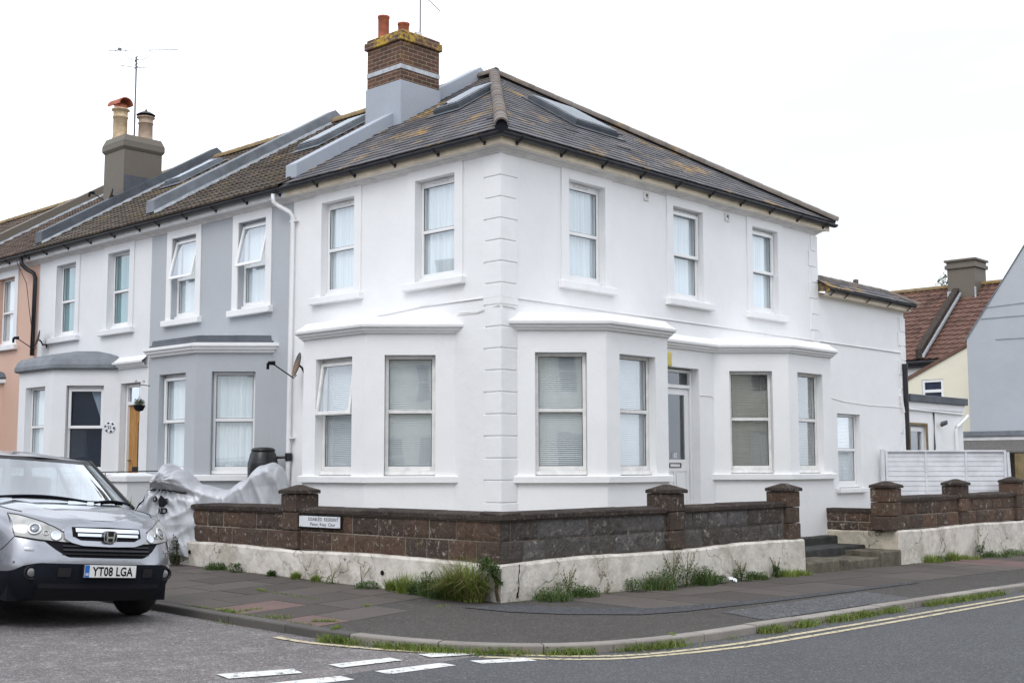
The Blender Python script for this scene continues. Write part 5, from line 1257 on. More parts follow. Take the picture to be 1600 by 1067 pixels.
m = MB(); m.hexa([(34.9, 10.05, 5.75), (39.5, 10.05, 9.2), (39.5, 10.33, 9.2), (34.9, 10.33, 5.75)], [(34.9, 10.05, 6.15), (39.5, 10.05, 9.62), (39.5, 10.33, 9.62), (34.9, 10.33, 6.15)]); m.build('parapet', 'coping', B3, bevel=.02)
m = MB(); m.hexa([(34.9, 9.95, 5.80), (39.3, 9.95, 9.15), (39.3, 10.04, 9.15), (34.9, 10.04, 5.80)], [(34.9, 9.95, 5.92), (39.3, 9.95, 9.27), (39.3, 10.04, 9.27), (34.9, 10.04, 5.92)]); m.build('flashing', 'flash', B3)
m = MB(); m.box(38.7, 39.9, 9.35, 10.55, 7.6, 9.85); m.box(38.62, 39.98, 9.27, 10.63, 9.85, 10.02); m.box(38.68, 39.92, 9.33, 10.57, 10.02, 10.15); m.box(38.60, 40.0, 9.25, 10.65, 10.15, 10.25); c3 = m.build('chimney', 'rendg', B3, bevel=.02)
m = MB(); m.box(38.66, 38.70, 10.10, 10.56, 8.3, 8.9); m.box(38.64, 38.70, 9.30, 9.36, 8.2, 9.0); m.build('lead_apron', 'flash', c3)
m = MB(); m.hexa([(35.9, 12.2, 6.45), (37.2, 12.2, 7.5), (37.2, 13.2, 7.5), (35.9, 13.2, 6.45)], [(35.85, 12.2, 6.55), (37.15, 12.2, 7.6), (37.15, 13.2, 7.6), (35.85, 13.2, 6.55)]); m.build('skylight', 'upvc', B3)
# shrub showing over the ridge
RN = random.Random(44); A = MB()
for k in range(9): leafy(A, 41 + RN.uniform(-.5, .5), 11.2 + RN.uniform(-.5, .6), 9.0 + .12 * k, 40, .3, .35, .16)
for k in range(3): leafy(A, 41 + RN.uniform(-.5, .5), 12.7 + RN.uniform(-.5, .6), 9.0 + .1 * k, 20, .3, .3, .14)
S2 = MB(); S2.tube([(41, 11.2, 0), (41, 11.3, 9.8)], .08, 6); e = empty('tree', (41, 11.3, 0), 'green tree top peeping over the red brown tiled ridge', 'tree'); A.build('crown', 'leafa', e); S2.build('trunk', 'soil', e)
B4 = empty('garage', (25, 2, 0), 'flat roofed pebbledashed garage with white fascia below the grey gable', 'garage')
BG = Fr((24, 0), (0, 1), (-1, 0))
m = MB(); m.box(-4, 3.9, -5, 0, -.2, 2.30, BG); m.build('wall', 'pebble', B4)
m = MB(); m.box(-4, 3.92, -.1, .04, 2.22, 2.34, BG); m.build('fascia', 'fasciaw', B4); m = MB(); m.box(-4, 3.96, -5, .09, 2.345, 2.50, BG); m.build('roof', 'lead', B4, bevel=.01)
m = MB(); m.hexa([(22.4, -3, 1.84), (24.0, -3, 2.20), (24.0, 3.86, 2.20), (22.4, 3.6, 1.84)], [(22.4, -3, 1.88), (24.0, -3, 2.24), (24.0, 3.86, 2.24), (22.4, 3.6, 1.88)]); m.build('lean_to_roof', 'pebble', B4)
RN = random.Random(46); A = MB()
for k in range(8): leafy(A, 23.6, 4.55 + RN.uniform(-.2, .2), 1.4 + .2 * k, 110, .3, .45, .09)
e = empty('shrub', (23.6, 4.6, .4), 'dark overgrown shrub between the outbuilding and the grey gable', 'shrub'); A.build('foliage', 'leafb', e)

# ================================================================ aerials
def yagi(m, p, d, L, n, el, vert=False):
    p = Vector(p); d = Vector(d).normalized(); s = Vector((0, 0, 1)) if vert else d.cross(Vector((0, 0, 1))).normalized()
    m.tube([p - d * L * .3, p + d * L * .7], .010, 5)
    for k in range(n): q = p - d * L * .28 + d * (L * .96 * k / (n - 1)); m.tube([q - s * el * (1 - .3 * k / n), q + s * el * (1 - .3 * k / n)], .004, 4)
e = empty('tv_aerial', (2.51, 14.3, 9.1), 'television aerial mast with two antennas on the mossy rendered chimney', 'aerial')
m = MB(); m.tube([(2.36, 14.30, 9.0), (2.36, 14.30, 11.22)], .022, 8); m.build('mast', 'aerial', e)
dR = Vector((.73, -.68, .03)).normalized()
m = MB(); c0 = Vector((2.36, 14.3, 11.38)); m.tube([c0 - dR * .66, c0 + dR * .98], .011, 6); m.tube([c0 - dR * .26, c0 - dR * .24 - Vector((0, 0, .15)), c0 - dR * .10 - Vector((0, 0, .24)), c0 - Vector((0, 0, .24))], .010, 5); m.tube([c0 + dR * .32, c0 + dR * .30 - Vector((0, 0, .15)), c0 + dR * .12 - Vector((0, 0, .24)), c0 - Vector((0, 0, .24))], .010, 5)
for k in range(16): q = c0 - dR * .4 + dR * (.086 * k); s = Vector((.55, .6, .1)); m.tube([q - s * .10, q + s * .10], .0035, 4)
m.tube([c0 - dR * .50, c0 - dR * .38 + Vector((0, 0, .26))], .008, 4); m.tube([c0 - dR * .50, c0 - dR * .36 - Vector((0, 0, .26))], .008, 4); m.box(2.36 - .73 * .40 - .05, 2.36 - .73 * .40 + .03, 14.3 + .68 * .38 - .03, 14.3 + .68 * .38 + .03, 11.36, 11.42)
m.build('antenna', 'aerial', e)
m = MB(); c1 = Vector((2.36, 14.3, 10.95)); m.tube([c1 - dR * .42 + Vector((0, 0, .07)), c1, c1 + dR * .40 + Vector((0, 0, .01))], .011, 5)
for k in range(9):
    q = c1 + dR * (-.42 + .10 * k); m.tube([q + Vector((0, 0, .05)), q - Vector((0, 0, .28))], .0035, 4)
m.tube([c1 - dR * .42 - Vector((0, 0, .22)), c1 - dR * .05 - Vector((0, 0, .28))], .003, 4); m.build('antenna', 'aerial', e)
m = MB()
for k in range(14): a_ = k * 1.9; m.tube([(2.36 + .03 * math.cos(a_), 14.3 + .03 * math.sin(a_), 10.9 + .025 * k), (2.36 + .05 * math.cos(a_ + 1), 14.3 + .05 * math.sin(a_ + 1), 10.93 + .025 * k)], .010, 4)
m.build('cable_coil', 'aerial', e)
e = empty('tv_aerial', (2.79, 4.76, 9.4), 'thin television aerial mast rising out of frame from the brick chimney', 'aerial')
m = MB(); m.tube([(2.79, 4.76, 9.35), (2.785, 4.76, 11.0)], .016, 8); m.build('mast', 'aerial', e)
m = MB(); m.tube([(2.86, 4.70, 10.22), (2.92, 4.64, 10.16), (3.04, 4.52, 9.99), (3.06, 4.50, 9.96)][::-1], .010, 6); m.tube([(2.78, 4.76, 10.45), (2.86, 4.70, 10.22)], .01, 5); m.build('antenna', 'aerial', e)

# ================================================================ forecourt things
e = empty('water_butt', (-.42, 4.96, .4), 'dark barrel shaped water butt beside the white downpipe', 'water butt')
m = MB(); m.lathe(-.42, 4.96, [(.19, .40), (.22, .55), (.245, .95), (.24, 1.25), (.247, 1.45), (.245, 1.56), (.239, 1.575), (.235, 1.59), (.21, 1.70), (.18, 1.745)], 28, cap=False); m.build('barrel', 'black2', e, smooth=True)
m = MB(); m.lathe(-.42, 4.96, [(.185, 1.745), (.195, 1.75), (.195, 1.77), (.16, 1.80), (.08, 1.812), (0, 1.812)], 28, cap=False); m.build('lid', 'black2', e, smooth=True)
m = MB(); m.tube([(-.2, 4.92, 1.645), (-.04, 4.74, 1.655)], .022, 8); m.lathe(-.065, 4.755, [(.055, 1.59), (.058, 1.60), (.058, 1.71), (.05, 1.72)], 14); m.build('rain_diverter', 'gutter', e)
e = empty('gate_pier', (-1.73, 6.75, .1), 'square white gate pier with a capped top beside the car', 'gate pier')
m = MB(); m.box(-1.98, -1.50, 6.48, 6.98, .1, 1.255); p_ = m.build('pier', 'plinth', e, bevel=.01); MT_p = painted_render('pier_paint', (.74, .745, .75), (.3, .28, .25), .5); p_.data.materials[0] = MT_p
m = MB(); m.box(-2.02, -1.46, 6.44, 7.02, 1.256, 1.35); m.hexa([(-2.02, 6.44, 1.3505), (-1.46, 6.44, 1.3505), (-1.46, 7.02, 1.3505), (-2.02, 7.02, 1.3505)], [(-1.9, 6.56, 1.40), (-1.58, 6.56, 1.40), (-1.58, 6.9, 1.40), (-1.9, 6.9, 1.40)]); m.build('cap', MT_p, e, bevel=.012)
m = MB(); m.box(-1.46, -.0, 6.62, 6.84, .2, 1.18); m.box(-1.46, -.0, 6.58, 6.88, 1.181, 1.26); tag(m.build('dividing_wall', 'white2'), 'low white dividing wall between the pier and the grey house', 'wall')
e = empty('railing', (-1.8, 7.4, .4), 'thin black iron railing top behind the white gate pier', 'railing')
m = MB(); m.tube([(-2.1, 8.6, 1.40), (-1.55, 7.15, 1.42)], .010, 6); m.tube([(-1.55, 7.15, 1.42), (-1.0, 7.1, 1.43)], .010, 6)
for k in range(7): t = k / 6; m.tube([(-2.1 + .55 * t, 8.6 - 1.45 * t, .4), (-2.1 + .55 * t, 8.6 - 1.45 * t, 1.40)], .008, 5)
m.tube([(-1.0, 7.1, 1.43), (-1.0, 7.1, .9)], .01, 5); m.build('rails', 'iron', e)

# covered motorcycle: draped cloth over a motorcycle shape, front at the left
MC = empty('covered_motorcycle', (-2.0, 4.3, .3), 'motorcycle under a crumpled silver cover strapped with black cord behind the wall', 'motorcycle')
A0 = Vector((-2.50, 5.02, 0)); A1 = Vector((-1.22, 3.28, 0)); ax = (A1 - A0); LM = ax.length; ax.normalize(); sdv = Vector((ax.y, -ax.x, 0))   # sdv points to the street side
if sdv.dot(Vector((-1, -1, 0))) < 0: sdv = -sdv
def interp(T, x):
    for (a, b), (c, d) in zip(T, T[1:]):
        if x <= c: u = (x - a) / (c - a); u = u * u * (3 - 2 * u); return b + (d - b) * u
    return T[-1][1]
top = [(-.10, .70), (0, 1.02), (.10, 1.40), (.17, 1.55), (.26, 1.46), (.42, 1.24), (.60, 1.16), (.72, 1.30), (.84, 1.52), (.92, 1.56), (.97, 1.50), (1.02, 1.2), (1.05, .9)]
wid = [(-.10, .05), (0, .13), (.12, .26), (.22, .34), (.38, .30), (.55, .24), (.75, .27), (.9, .29), (1.0, .22), (1.05, .05)]
rn = random.Random(12); NA, NB = 200, 220
from mathutils import noise
rows = []
for i in range(NA + 1):
    u = -.10 + 1.15 * i / NA; tz, w = interp(top, u), interp(wid, u); row = []
    for j in range(NB + 1):
        v = -1 + 2 * j / NB; a = abs(v); s = math.copysign(1, v) if v else 0
        g = min(1, a / .34)
        side = math.sin(g * math.pi / 2) * w * (1 + .28 * max(0, a - .34) * (1 if u < .3 else .9)); zz = tz - (1 - math.cos(g * math.pi / 2)) * .16 - max(0, a - .34) / .66 * (tz - .16 - (.22 + .08 * math.sin(u * 9)))
        # strap gathers the cloth below the handlebar
        fr_ = max(0, 1 - abs(u - .16) / .30); pinch = math.exp(-((zz - 1.16 + .25 * (u - .1)) / .055) ** 2) * fr_
        side *= (1 - .46 * pinch) * (1 + .22 * fr_ * (zz > 1.2) * min(1, (zz - 1.2) / .08)) * (1 + .30 * fr_ * max(0, 1.1 - zz) / .9)
        ph = u * LM
        def rdg(x, y, q): return 1 - min(1, abs(noise.noise(Vector((x, y, q)))) * 3.2)
        fa = rdg(ph * 3.4 + zz * 1.6, zz * 1.1 - ph * .5, 2.0); fb = rdg(ph * 1.3 - zz * 3.6, ph * 1.1 + zz * .4, 5.0); fc = rdg(ph * 6.5 + zz * 2.4, zz * 1.6, 9.0)
        fold = (.020 * fa + .016 * fb + .010 * fc - .02) * min(1, a * 2.4) + .022 * noise.noise(Vector((ph * 2.2 - zz * 1.5, v * 2.0, 7)))
        rad = fr_ * (.026 * math.sin(math.atan2(zz - 1.30, ph - .36) * 17)) * math.exp(-abs(zz - 1.16) / (.5 if zz < 1.16 else .2)); fold += rad
        p = A0 + ax * (u * LM + .02 * noise.noise(Vector((v * 3, zz * 2, u * 3)))) + sdv * (s * side + (fold * s if a > .15 else fold * v * 6))
        row.append((p.x, p.y, zz + .6 * fold * (1 - min(1, a * 1.5))))
    rows.append(row)
m = MB(); m.grid(rows); cv = m.build('cover', 'cover', MC, smooth=True)
def cover_pt(u, v):
    i = (u + .10) / 1.15 * NA; j = (v + 1) / 2 * NB; i0, j0 = min(NA - 1, int(i)), min(NB - 1, int(j)); fi, fj = i - i0, j - j0
    q = [Vector(rows[i0][j0]), Vector(rows[i0 + 1][j0]), Vector(rows[i0][j0 + 1]), Vector(rows[i0 + 1][j0 + 1])]
    return (q[0] * (1 - fi) + q[1] * fi) * (1 - fj) + (q[2] * (1 - fi) + q[3] * fi) * fj
m = MB(); st = []
for k in range(15):
    u = -.07 + .42 * k / 14
    best = min((abs(cover_pt(u, .2 + .8 * j / 60).z - (1.17 - .20 * max(0, (u - .10)))), .2 + .8 * j / 60) for j in range(61)); st.append(cover_pt(u, best[1]) + sdv * .012)
m.tube(st, .011, 6); m.build('strap', 'iron', MC, smooth=True)
def cov_fr(u0, z0, su):
    """letters printed on the street side of the cover"""
    cache = {}
    def f(t, d, z):
        u = u0 + t / LM * su; best = min(((cover_pt(u, .25 + .75 * j / 120).z - z) ** 2, .25 + .75 * j / 120) for j in range(121)); q = cover_pt(u, best[1]); return tuple(q + sdv * .034 - ax * .010)
    return f
fcv = cov_fr(.21, 0, 1)
text_mesh('O', .11, fcv, -.15, .99, 'black3', 'lettering', MC, bold=.006); text_mesh('RD', .115, fcv, .00, .82, 'black3', 'lettering', MC, bold=.006)
m = MB()
blob = [(-.055, .96), (-.02, .93), (.03, .935), (.07, .97), (.06, 1.02), (.085, 1.05), (.04, 1.045), (.0, 1.06), (-.035, 1.09), (-.03, 1.05), (-.05, 1.02)]
m.face([fcv(-.01 + x * 1.25, 0, .99 + (z - 1.0) * 1.1) for x, z in blob]); m.build('printed_emblem', 'black3', MC)

# ================================================================ parked car
CAR = empty('parked_car', (-6.33, -.98, 0), 'silver sport utility car parked facing the camera by the kerb', 'car')
CAR.location = (-6.46, -1.12, GR(-5.6, -.1) + .008); CAR.rotation_euler = (R(-.3), R(4.2), R(0.3))
bpy.context.view_layer.update()
def tab(T, x):
    if x <= T[0][0]: return T[0][1]
    for (a, b), (c, d) in zip(T, T[1:]):
        if x <= c: return b + (d - b) * (x - a) / (c - a)
    return T[-1][1]
Wt = [(.18, .80), (.30, .87), (.45, .905), (.60, .912), (.72, .905), (.85, .905), (1.0, .885), (1.10, .855)]
C0 = [(.18, .20), (.27, .10), (.42, .015), (.52, 0), (.60, .0), (.63, .02), (.70, .03), (.78, .07), (.86, .10), (.93, .14), (1.0, .24), (1.1, .34)]
KK, NN = .72, 2.7
def front(s, z, off=0):
    def P(s, z):
        w = tab(Wt, z); a = min(.9995, abs(s) / w); return Vector((s, tab(C0, z) + KK * (1 - (1 - a ** NN) ** (1 / NN)), z))
    p = P(s, z)
    if off:
        e_ = .004; n = (P(s + e_, z) - P(s - e_, z)).cross(P(s, z + e_) - P(s, z - e_)); n.normalize()
        if n.y > 0: n = -n
        p = p + n * off
    return p
def zsh(s, d):      # shoulder / bonnet edge height
    return tab([(0, .935), (.15, .965), (.35, 1.02), (.6, 1.06), (1.15, 1.105), (3.6, 1.14), (4.5, 1.12)], d)
LB = 4.52
def outline(z, th):  # th 0..3 : 0-1 front corner, 1-2 side, 2-3 rear corner ; half outline
    w, c = tab(Wt, z), tab(C0, z)
    if th <= 1: a = th * math.pi / 2; s = w * math.sin(a) ** (2 / NN) if a > 0 else 0; d = c + KK * (1 - math.cos(a) ** (2 / NN) if th < 1 else 1); return s, d
    if th <= 2: return w, c + KK + (LB - .5 - c - KK) * (th - 1)
    a = (th - 2) * math.pi / 2; return w * math.cos(a) ** (2 / 3.) if th < 3 else 0, LB - .5 + .5 * math.sin(a) ** (2 / 3.)
THS = [i / 26 for i in range(26)] + [1 + i / 40 for i in range(40)] + [2 + i / 12 for i in range(13)]
def arch(d):
    z = .29
    for dc in (.90, 3.52):
        q = (d - dc) / .40
        if abs(q) < 1: z = max(z, .30 + .40 * math.sqrt(1 - q * q))
    return z
m = MB()
for sg in (1, -1):
    rows = []
    for th in THS:
        s1, d1 = outline(.95, th); zt = zsh(s1, d1); zb = arch(d1) if .995 < th < 2.02 or d1 > .48 and th > .9 else .28; r = []
        for k in range(13):
            z = zb + (zt - zb) * k / 12; s, d = outline(z, th); r.append((sg * s, d, z))
        rows.append(r)
    m.grid(rows)
# bonnet and rear deck closing the shell
rows = []
for th in THS:
    s1, d1 = outline(.95, th); zt = zsh(s1, d1); s, d = outline(zt, th); r = []
    crown = tab([(0, .0), (.2, .012), (.5, .05), (1.1, .075), (4.5, .05)], d)
    for k in range(25):
        q = -1 + 2 * k / 24; prof = (1 - abs(q) ** 3.2); ridge = .012 * math.exp(-((abs(q) - .62) / .10) ** 2) * min(1, s)
        dd = d - .0 * (1 - q * q)
        r.append((s * q, dd, zt + crown * prof + ridge * (d > .15)))
    rows.append(r)
m.grid(rows)
body = m.build('body', 'paint', CAR, local=True, smooth=True, weld=True)
# dark underbody
m = MB(); m.box(-.80, .80, .30, 4.3, .24, .62); m.build('underbody', 'black', CAR, local=True)
def band(name, mat, zlo, zhi, s0, s1, off, par=body, ns=40, nz=5, smooth=True, back=None):
    m = MB(); rows = []
    for i in range(ns + 1):
        s = s0 + (s1 - s0) * i / ns; a, b = zlo(s), zhi(s); rows.append([front(s, a + (b - a) * j / nz, off) for j in range(nz + 1)])
    m.grid(rows)
    # returns to give thickness
    for edge in (0, -1): m.grid([[r[edge] for r in rows], [front(r[edge].x, max(.19, r[edge].z), -.01) for r in rows]])
    for r in (rows[0], rows[-1]): m.grid([r, [front(q.x, q.z, -.01) for q in r]])
    return m.build(name, mat, par, local=True, smooth=smooth)
# lower black bumper with the stepped top edge
def zbl(s): a = abs(s); return tab([(0, .585), (.62, .585), (.72, .56), (.80, .505), (.91, .495)], a)
band('lower_bumper', 'black', lambda s: .262, zbl, -.905, .905, .010, ns=60, nz=8)
m = MB(); m.grid([[front(-.60 + 1.2 * i / 30, z, .002 + .03 * (z < .41)) for z in (.27, .32, .38, .42)] for i in range(31)]); m.build('lower_intake', 'black3', body, local=True)
# lower grille and its slats
band('lower_grille', 'black3', lambda s: tab([(0, .640), (.38, .642), (.48, .70), (.57, .775)], abs(s)), lambda s: tab([(0, .745), (.40, .765), (.57, .79)], abs(s)), -.57, .57, .006)
for zz in (.67, .702, .734):
    band('grille_slat', 'black2', lambda s: zz - .005, lambda s: zz + .005, -.43, .43, .020, ns=24, nz=1)
# beak around the badge grille
def bl(s): return tab([(0, .727), (.26, .733), (.36, .760), (.41, .80)], abs(s))
def bh(s): return tab([(0, .928), (.28, .924), (.38, .905), (.41, .875)], abs(s))
band('grille_surround', 'paint', bl, bh, -.41, .41, .034, nz=8)
band('badge_grille', 'black3', lambda s: tab([(0, .778), (.27, .784), (.33, .815)], abs(s)), lambda s: tab([(0, .903), (.34, .896)], abs(s)), -.34, .34, .037)
band('chrome_bar', 'chrome', lambda s: .853, lambda s: .881, -.315, .315, .052, nz=3); band('chrome_bar', 'chrome', lambda s: .815, lambda s: .841, -.30, .30, .052, nz=3)
# badge
def FB(x, z, o=.062): return Vector((x, front(0, .80).y - o, z - .027))
m = MB(); pr = [(.066 * math.copysign(abs(math.cos(a)) ** .55, math.cos(a)), .862 + .055 * math.copysign(abs(math.sin(a)) ** .55, math.sin(a))) for a in [2 * math.pi * k / 28 for k in range(28)]]
m.hexa([FB(x, z, .03) for x, z in pr], [FB(x, z, .060) for x, z in pr]); bd = m.build('badge', 'black2', body, local=True)
m = MB(); m.grid([[FB(x, z, .066), FB(x * .90, .862 + (z - .862) * .89, .066)] for x, z in pr + pr[:1]]); m.grid([[FB(x, z, .066), FB(x, z, .05)] for x, z in pr + pr[:1]])
def leg(s_): return [(s_ * .022, .818), (s_ * .038, .818), (s_ * .047, .905), (s_ * .030, .905)]
for s_ in (-1, 1): m.hexa([FB(x, z, .05) for x, z in leg(s_)], [FB(x, z, .068) for x, z in leg(s_)])
br_ = [(-.026, .848), (.026, .848), (.029, .864), (-.029, .864)]; m.hexa([FB(x, z, .05) for x, z in br_], [FB(x, z, .067) for x, z in br_]); m.build('badge_emblem', 'chrome', bd, local=True)
# headlamps
for sg in (-1, 1):
    hz = lambda s: tab([(.32, .772), (.40, .850), (.48, .902), (.60, .955), (.70, .992), (.775, 1.008)], abs(s)); lz = lambda s: tab([(.32, .762), (.52, .775), (.60, .783), (.70, .798), (.775, .812)], abs(s))
    hl = band('headlight', 'lens', lz, hz, sg * .32, sg * .772, .012, ns=26, nz=7)
    m = MB()
    for i in range(0, 27):
        pass
    pts = [front(sg * (.32 + .452 * i / 26), hz(.32 + .452 * i / 26), .014) for i in range(27)]; low = [front(sg * (.32 + .452 * i / 26), lz(.32 + .452 * i / 26), .014) for i in range(27)]
    m.tube(pts + list(reversed(low)) + pts[:1], .0045, 5); m.build('lamp_seal', 'black2', hl, local=True)
    for (cs, cz, r1, mt) in ((.635, .878, .062, 'alum'), (.635, .878, .036, 'glassd2'), (.475, .824, .050, 'chrome'), (.555, .846, .026, 'alum')):
        c = front(sg * cs, cz, .016); n = (front(sg * cs, cz, .03) - c).normalized(); a = n.cross(Vector((0, 0, 1))).normalized(); b = a.cross(n)
        m = MB(); m.lathe(0, 0, [(r1 * .70, .004), (r1 * .80, .007), (r1, .002), (r1 * 1.02, -.01)] if mt != 'glassd2' else [(.001, .010), (r1 * .6, .009), (r1 * .95, .003), (r1, -.005)], 20, axis=lambda p, q, h: tuple(c + a * p + b * q + n * h), cap=False)
        if mt == 'chrome': m.lathe(0, 0, [(.001, .002), (r1 * .7, .004)], 20, axis=lambda p, q, h: tuple(c + a * p + b * q + n * h), cap=False)
        m.build('reflector', mt if mt != 'glassd2' else 'lampeye', hl, local=True, smooth=True) if mt != 'glassd2' else m.build('reflector', simple('lamp_eye', (.28, .30, .34), .15, .3, .1, 8, 0), hl, local=True, smooth=True)
    MT['foglens'] = simple('fog_lamp_glass', (.20, .20, .20), .12, .2, .3, 12, 0, .6) if sg < 0 else MT['foglens']
    # fog lamp, washer cap, tow cover
    c = front(sg * .665, .50, .012); n = Vector((0, -1, 0)); a = Vector((1, 0, 0)); b = Vector((0, 0, 1))
    m = MB(); m.lathe(0, 0, [(.060, -.01), (.063, .008), (.052, .002), (.048, -.03)], 20, axis=lambda p, q, h: tuple(c + a * p * 1.15 + b * q + n * h), cap=False); fg = m.build('fog_lamp', 'black2', body, local=True, smooth=True)
    m = MB(); m.lathe(0, 0, [(.001, .010), (.030, .008), (.041, .000), (.043, -.01)], 20, axis=lambda p, q, h: tuple(c + a * p + b * q + n * h), cap=False); m.build('fog_lens', 'foglens', fg, local=True, smooth=True)
    band('washer_cap', 'paint', lambda s: .690, lambda s: .715, sg * .66, sg * .72, .008, ns=4, nz=2)
    band('tow_cover', 'black2', lambda s: .47, lambda s: .545, sg * .36, sg * .47, .022, ns=6, nz=2)
    c = front(sg * .79, .585, .006); m = MB(); m.lathe(0, 0, [(.001, .004), (.011, .003), (.012, -.002)], 12, axis=lambda p, q, h: tuple(c + a * p + b * q + n * h), cap=False); m.build('parking_sensor', 'paint', body, local=True)
# plate
def FP(t, d, z): return (t, -.030 - d, z)
m = MB(); m.box(-.268, .268, -.01, .012, .462, .583, FP); m.build('plate_holder', 'black2', body, local=True)
m = MB(); m.box(-.26, .26, .0125, .016, .467, .578, FP); npl = m.build('number_plate', 'plate', CAR, local=True, bevel=.002)
m = MB(); m.box(-.257, -.212, .0165, .0175, .469, .576, FP); m.build('blue_band', 'blue', npl, local=True)
text_mesh('GB', .032, lambda t, d, z: FP(t, .0178, z), -.2345, .485, 'plate', 'lettering', npl, sx=.75, bold=.001, local=True)
text_mesh('YT08 LGA', .112, lambda t, d, z: FP(t, .0172, z), .022, .483, 'black3', 'lettering', npl, sx=.78, bold=.0032, local=True, spacing=1.06)
# panel gaps: bonnet edges and bumper seams
for sg in (-1, 1):
    P = []
    for k in range(14):
        th = .60 + .80 * k / 13 if k < 13 else 1.12
        th = .55 + .62 * k / 13; s1, d1 = outline(.95, th); zt = zsh(s1, d1); s, d = outline(zt, th); q = .93 - .05 * k / 13
        P.append((sg * s * q, d, zt + tab([(0, .0), (.2, .012), (.5, .05), (1.1, .075), (4.5, .05)], d) * (1 - q ** 3.2) + .002))
    m = MB(); m.tube(P, .0035, 4); m.build('bonnet_gap', 'black3', body, local=True)
    m = MB(); m.tube([front(sg * (.775 + .11 * k / 5), .81 - .17 * k / 5, .001) for k in range(6)], .0035, 4); m.build('bumper_seam', 'black3', body, local=True)
    m = MB(); m.tube([front(sg * (.41 - .09 * (k / 6)), .88 - .10 * (k / 6) ** 2, .002) for k in range(7)], .003, 4); m.build('grille_seam', 'black3', body, local=True)
# greenhouse
ZB, ZRF = 1.115, 1.59
def gh(v, th):
    c = .93 + .65 * v ** .95; w = .885 - .175 * v - .02 * v * v; dr = 4.42 - .45 * v; z = ZB + (ZRF - ZB) * v - .035 * v * (1 if th > 1.2 and False else 0)
    K2, N2_ = .32, 2.35
    if th <= 1: a = th * math.pi / 2; s = w * (math.sin(a) ** (2 / N2_) if a > 0 else 0); d = c + K2 * (1 - math.cos(a) ** (2 / N2_) if th < 1 else 1)
    elif th <= 2: s = w + .02 * math.sin((th - 1) * math.pi); d = c + K2 + (dr - .3 - c - K2) * (th - 1)
    else: a = (th - 2) * math.pi / 2; s = w * math.cos(a) ** (2 / 3.) if th < 3 else 0; d = dr - .3 + .3 * math.sin(a) ** (2 / 3.)
    return s, d, z
VS = [k / 12 for k in range(13)]; TH2 = [i / 24 for i in range(24)] + [1 + i / 20 for i in range(20)] + [2 + i / 8 for i in range(9)]
ws, sg_, pil = MB(), MB(), MB()
for sgn_ in (1, -1):
    for i in range(len(TH2) - 1):
        for k in range(12):
            a, b = TH2[i], TH2[i + 1]; q = [gh(VS[k], a), gh(VS[k], b), gh(VS[k + 1], b), gh(VS[k + 1], a)]; P = [(sgn_ * s, d, z) for s, d, z in q]; mid = (a + b) / 2
            if mid < .66: tgt = ws if k < 11 else pil
            elif mid < .80: tgt = pil
            elif k >= 11 or abs(mid - 1.44) < .03 or abs(mid - 1.80) < .03 or k < 1: tgt = pil
            elif mid < 2.0: tgt = sg_
            else: tgt = pil if mid < 2.3 else sg_
            tgt.face(P)
wsO = ws.build('windscreen', 'carglass', CAR, local=True, smooth=True, weld=True); sg_.build('side_window', 'carglass', CAR, local=True, smooth=True, weld=True); pil.build('pillar_trim', 'black2', CAR, local=True, smooth=True, weld=True)
m = MB(); rows = []
for th in TH2:
    s, d, z = gh(1, th); rows.append([(s * q, d + (0 if th > .95 else (-.02) * (1 - q * q)), z + .075 * (1 - abs(q) ** 2.4) * min(1, (d - 1.7) / .5 + .3) * (1 if th < 2.5 else .5)) for q in [-1 + 2 * k / 16 for k in range(17)]])
m.grid(rows); m.build('roof', 'paint', CAR, local=True, smooth=True, weld=True)
for sg in (-1, 1):
    m = MB(); P = []
    for k in range(16):
        t = k / 15; d = 2.0 + 2.1 * t; P.append((sg * (.60 - .03 * math.sin(t * math.pi)), d, 1.600 + .040 * min(1, min(t, 1 - t) * 9)))
    m.tube(P, .014, 6); m.build('roof_rail', 'black2', CAR, local=True, smooth=True)
    m = MB(); P = [Vector((sg * gh(v, .83)[0], gh(v, .83)[1] + .0, gh(v, .83)[2])) * 1 for v in VS]; m.tube([p + Vector((sg * .006, -.004, .004)) for p in P] + [Vector((sg * .625, 2.5, 1.61)), Vector((sg * .60, 3.6, 1.60))], .017, 6); m.build('pillar', 'black2', CAR, local=True, smooth=True)
    m = MB(); m.lathe(0, 0, [(.001, -.05), (.06, -.045), (.085, -.01), (.09, .03), (.085, .06)], 16, axis=lambda p, q, h: (sg * (.93 + p * .75), 1.50 + h, 1.16 + q * .8)); mr = m.build('mirror', 'paint', CAR, local=True, smooth=True)
    m = MB(); m.tube([(sg * .80, 1.46, 1.13), (sg * .87, 1.46, 1.15)], .025, 6); m.build('mirror_arm', 'black2', mr, local=True)
def wsp(s, v, off=.012):
    th = min(range(0, 100), key=lambda k: abs(gh(v, k / 100)[0] - abs(s))) / 100; q = gh(v, th); return Vector((s, q[1] - off, q[2] + off))
for (a, b, va, vb) in ((-.70, .22, .03, .10), (.30, .76, .02, .07)):
    m = MB(); P = [wsp(a + (b - a) * k / 10, va + (vb - va) * math.sin(k / 10 * math.pi), .030) for k in range(11)]; m.tube(P, .013, 5); m.tube([p + Vector((0, .01, -.018)) for p in P[2:9]], .009, 5); m.build('wiper', 'black', CAR, local=True)
m = MB(); m.grid([[(q * gh(0, .66)[0] * 1.02, gh(0, min(.66, abs(q) * .66))[1] + o, ZB + zz) for q in [-1 + 2 * k / 20 for k in range(21)]] for o, zz in ((-.09, .045), (.0, .045), (.03, .06))]); m.build('scuttle', 'black2', CAR, local=True)
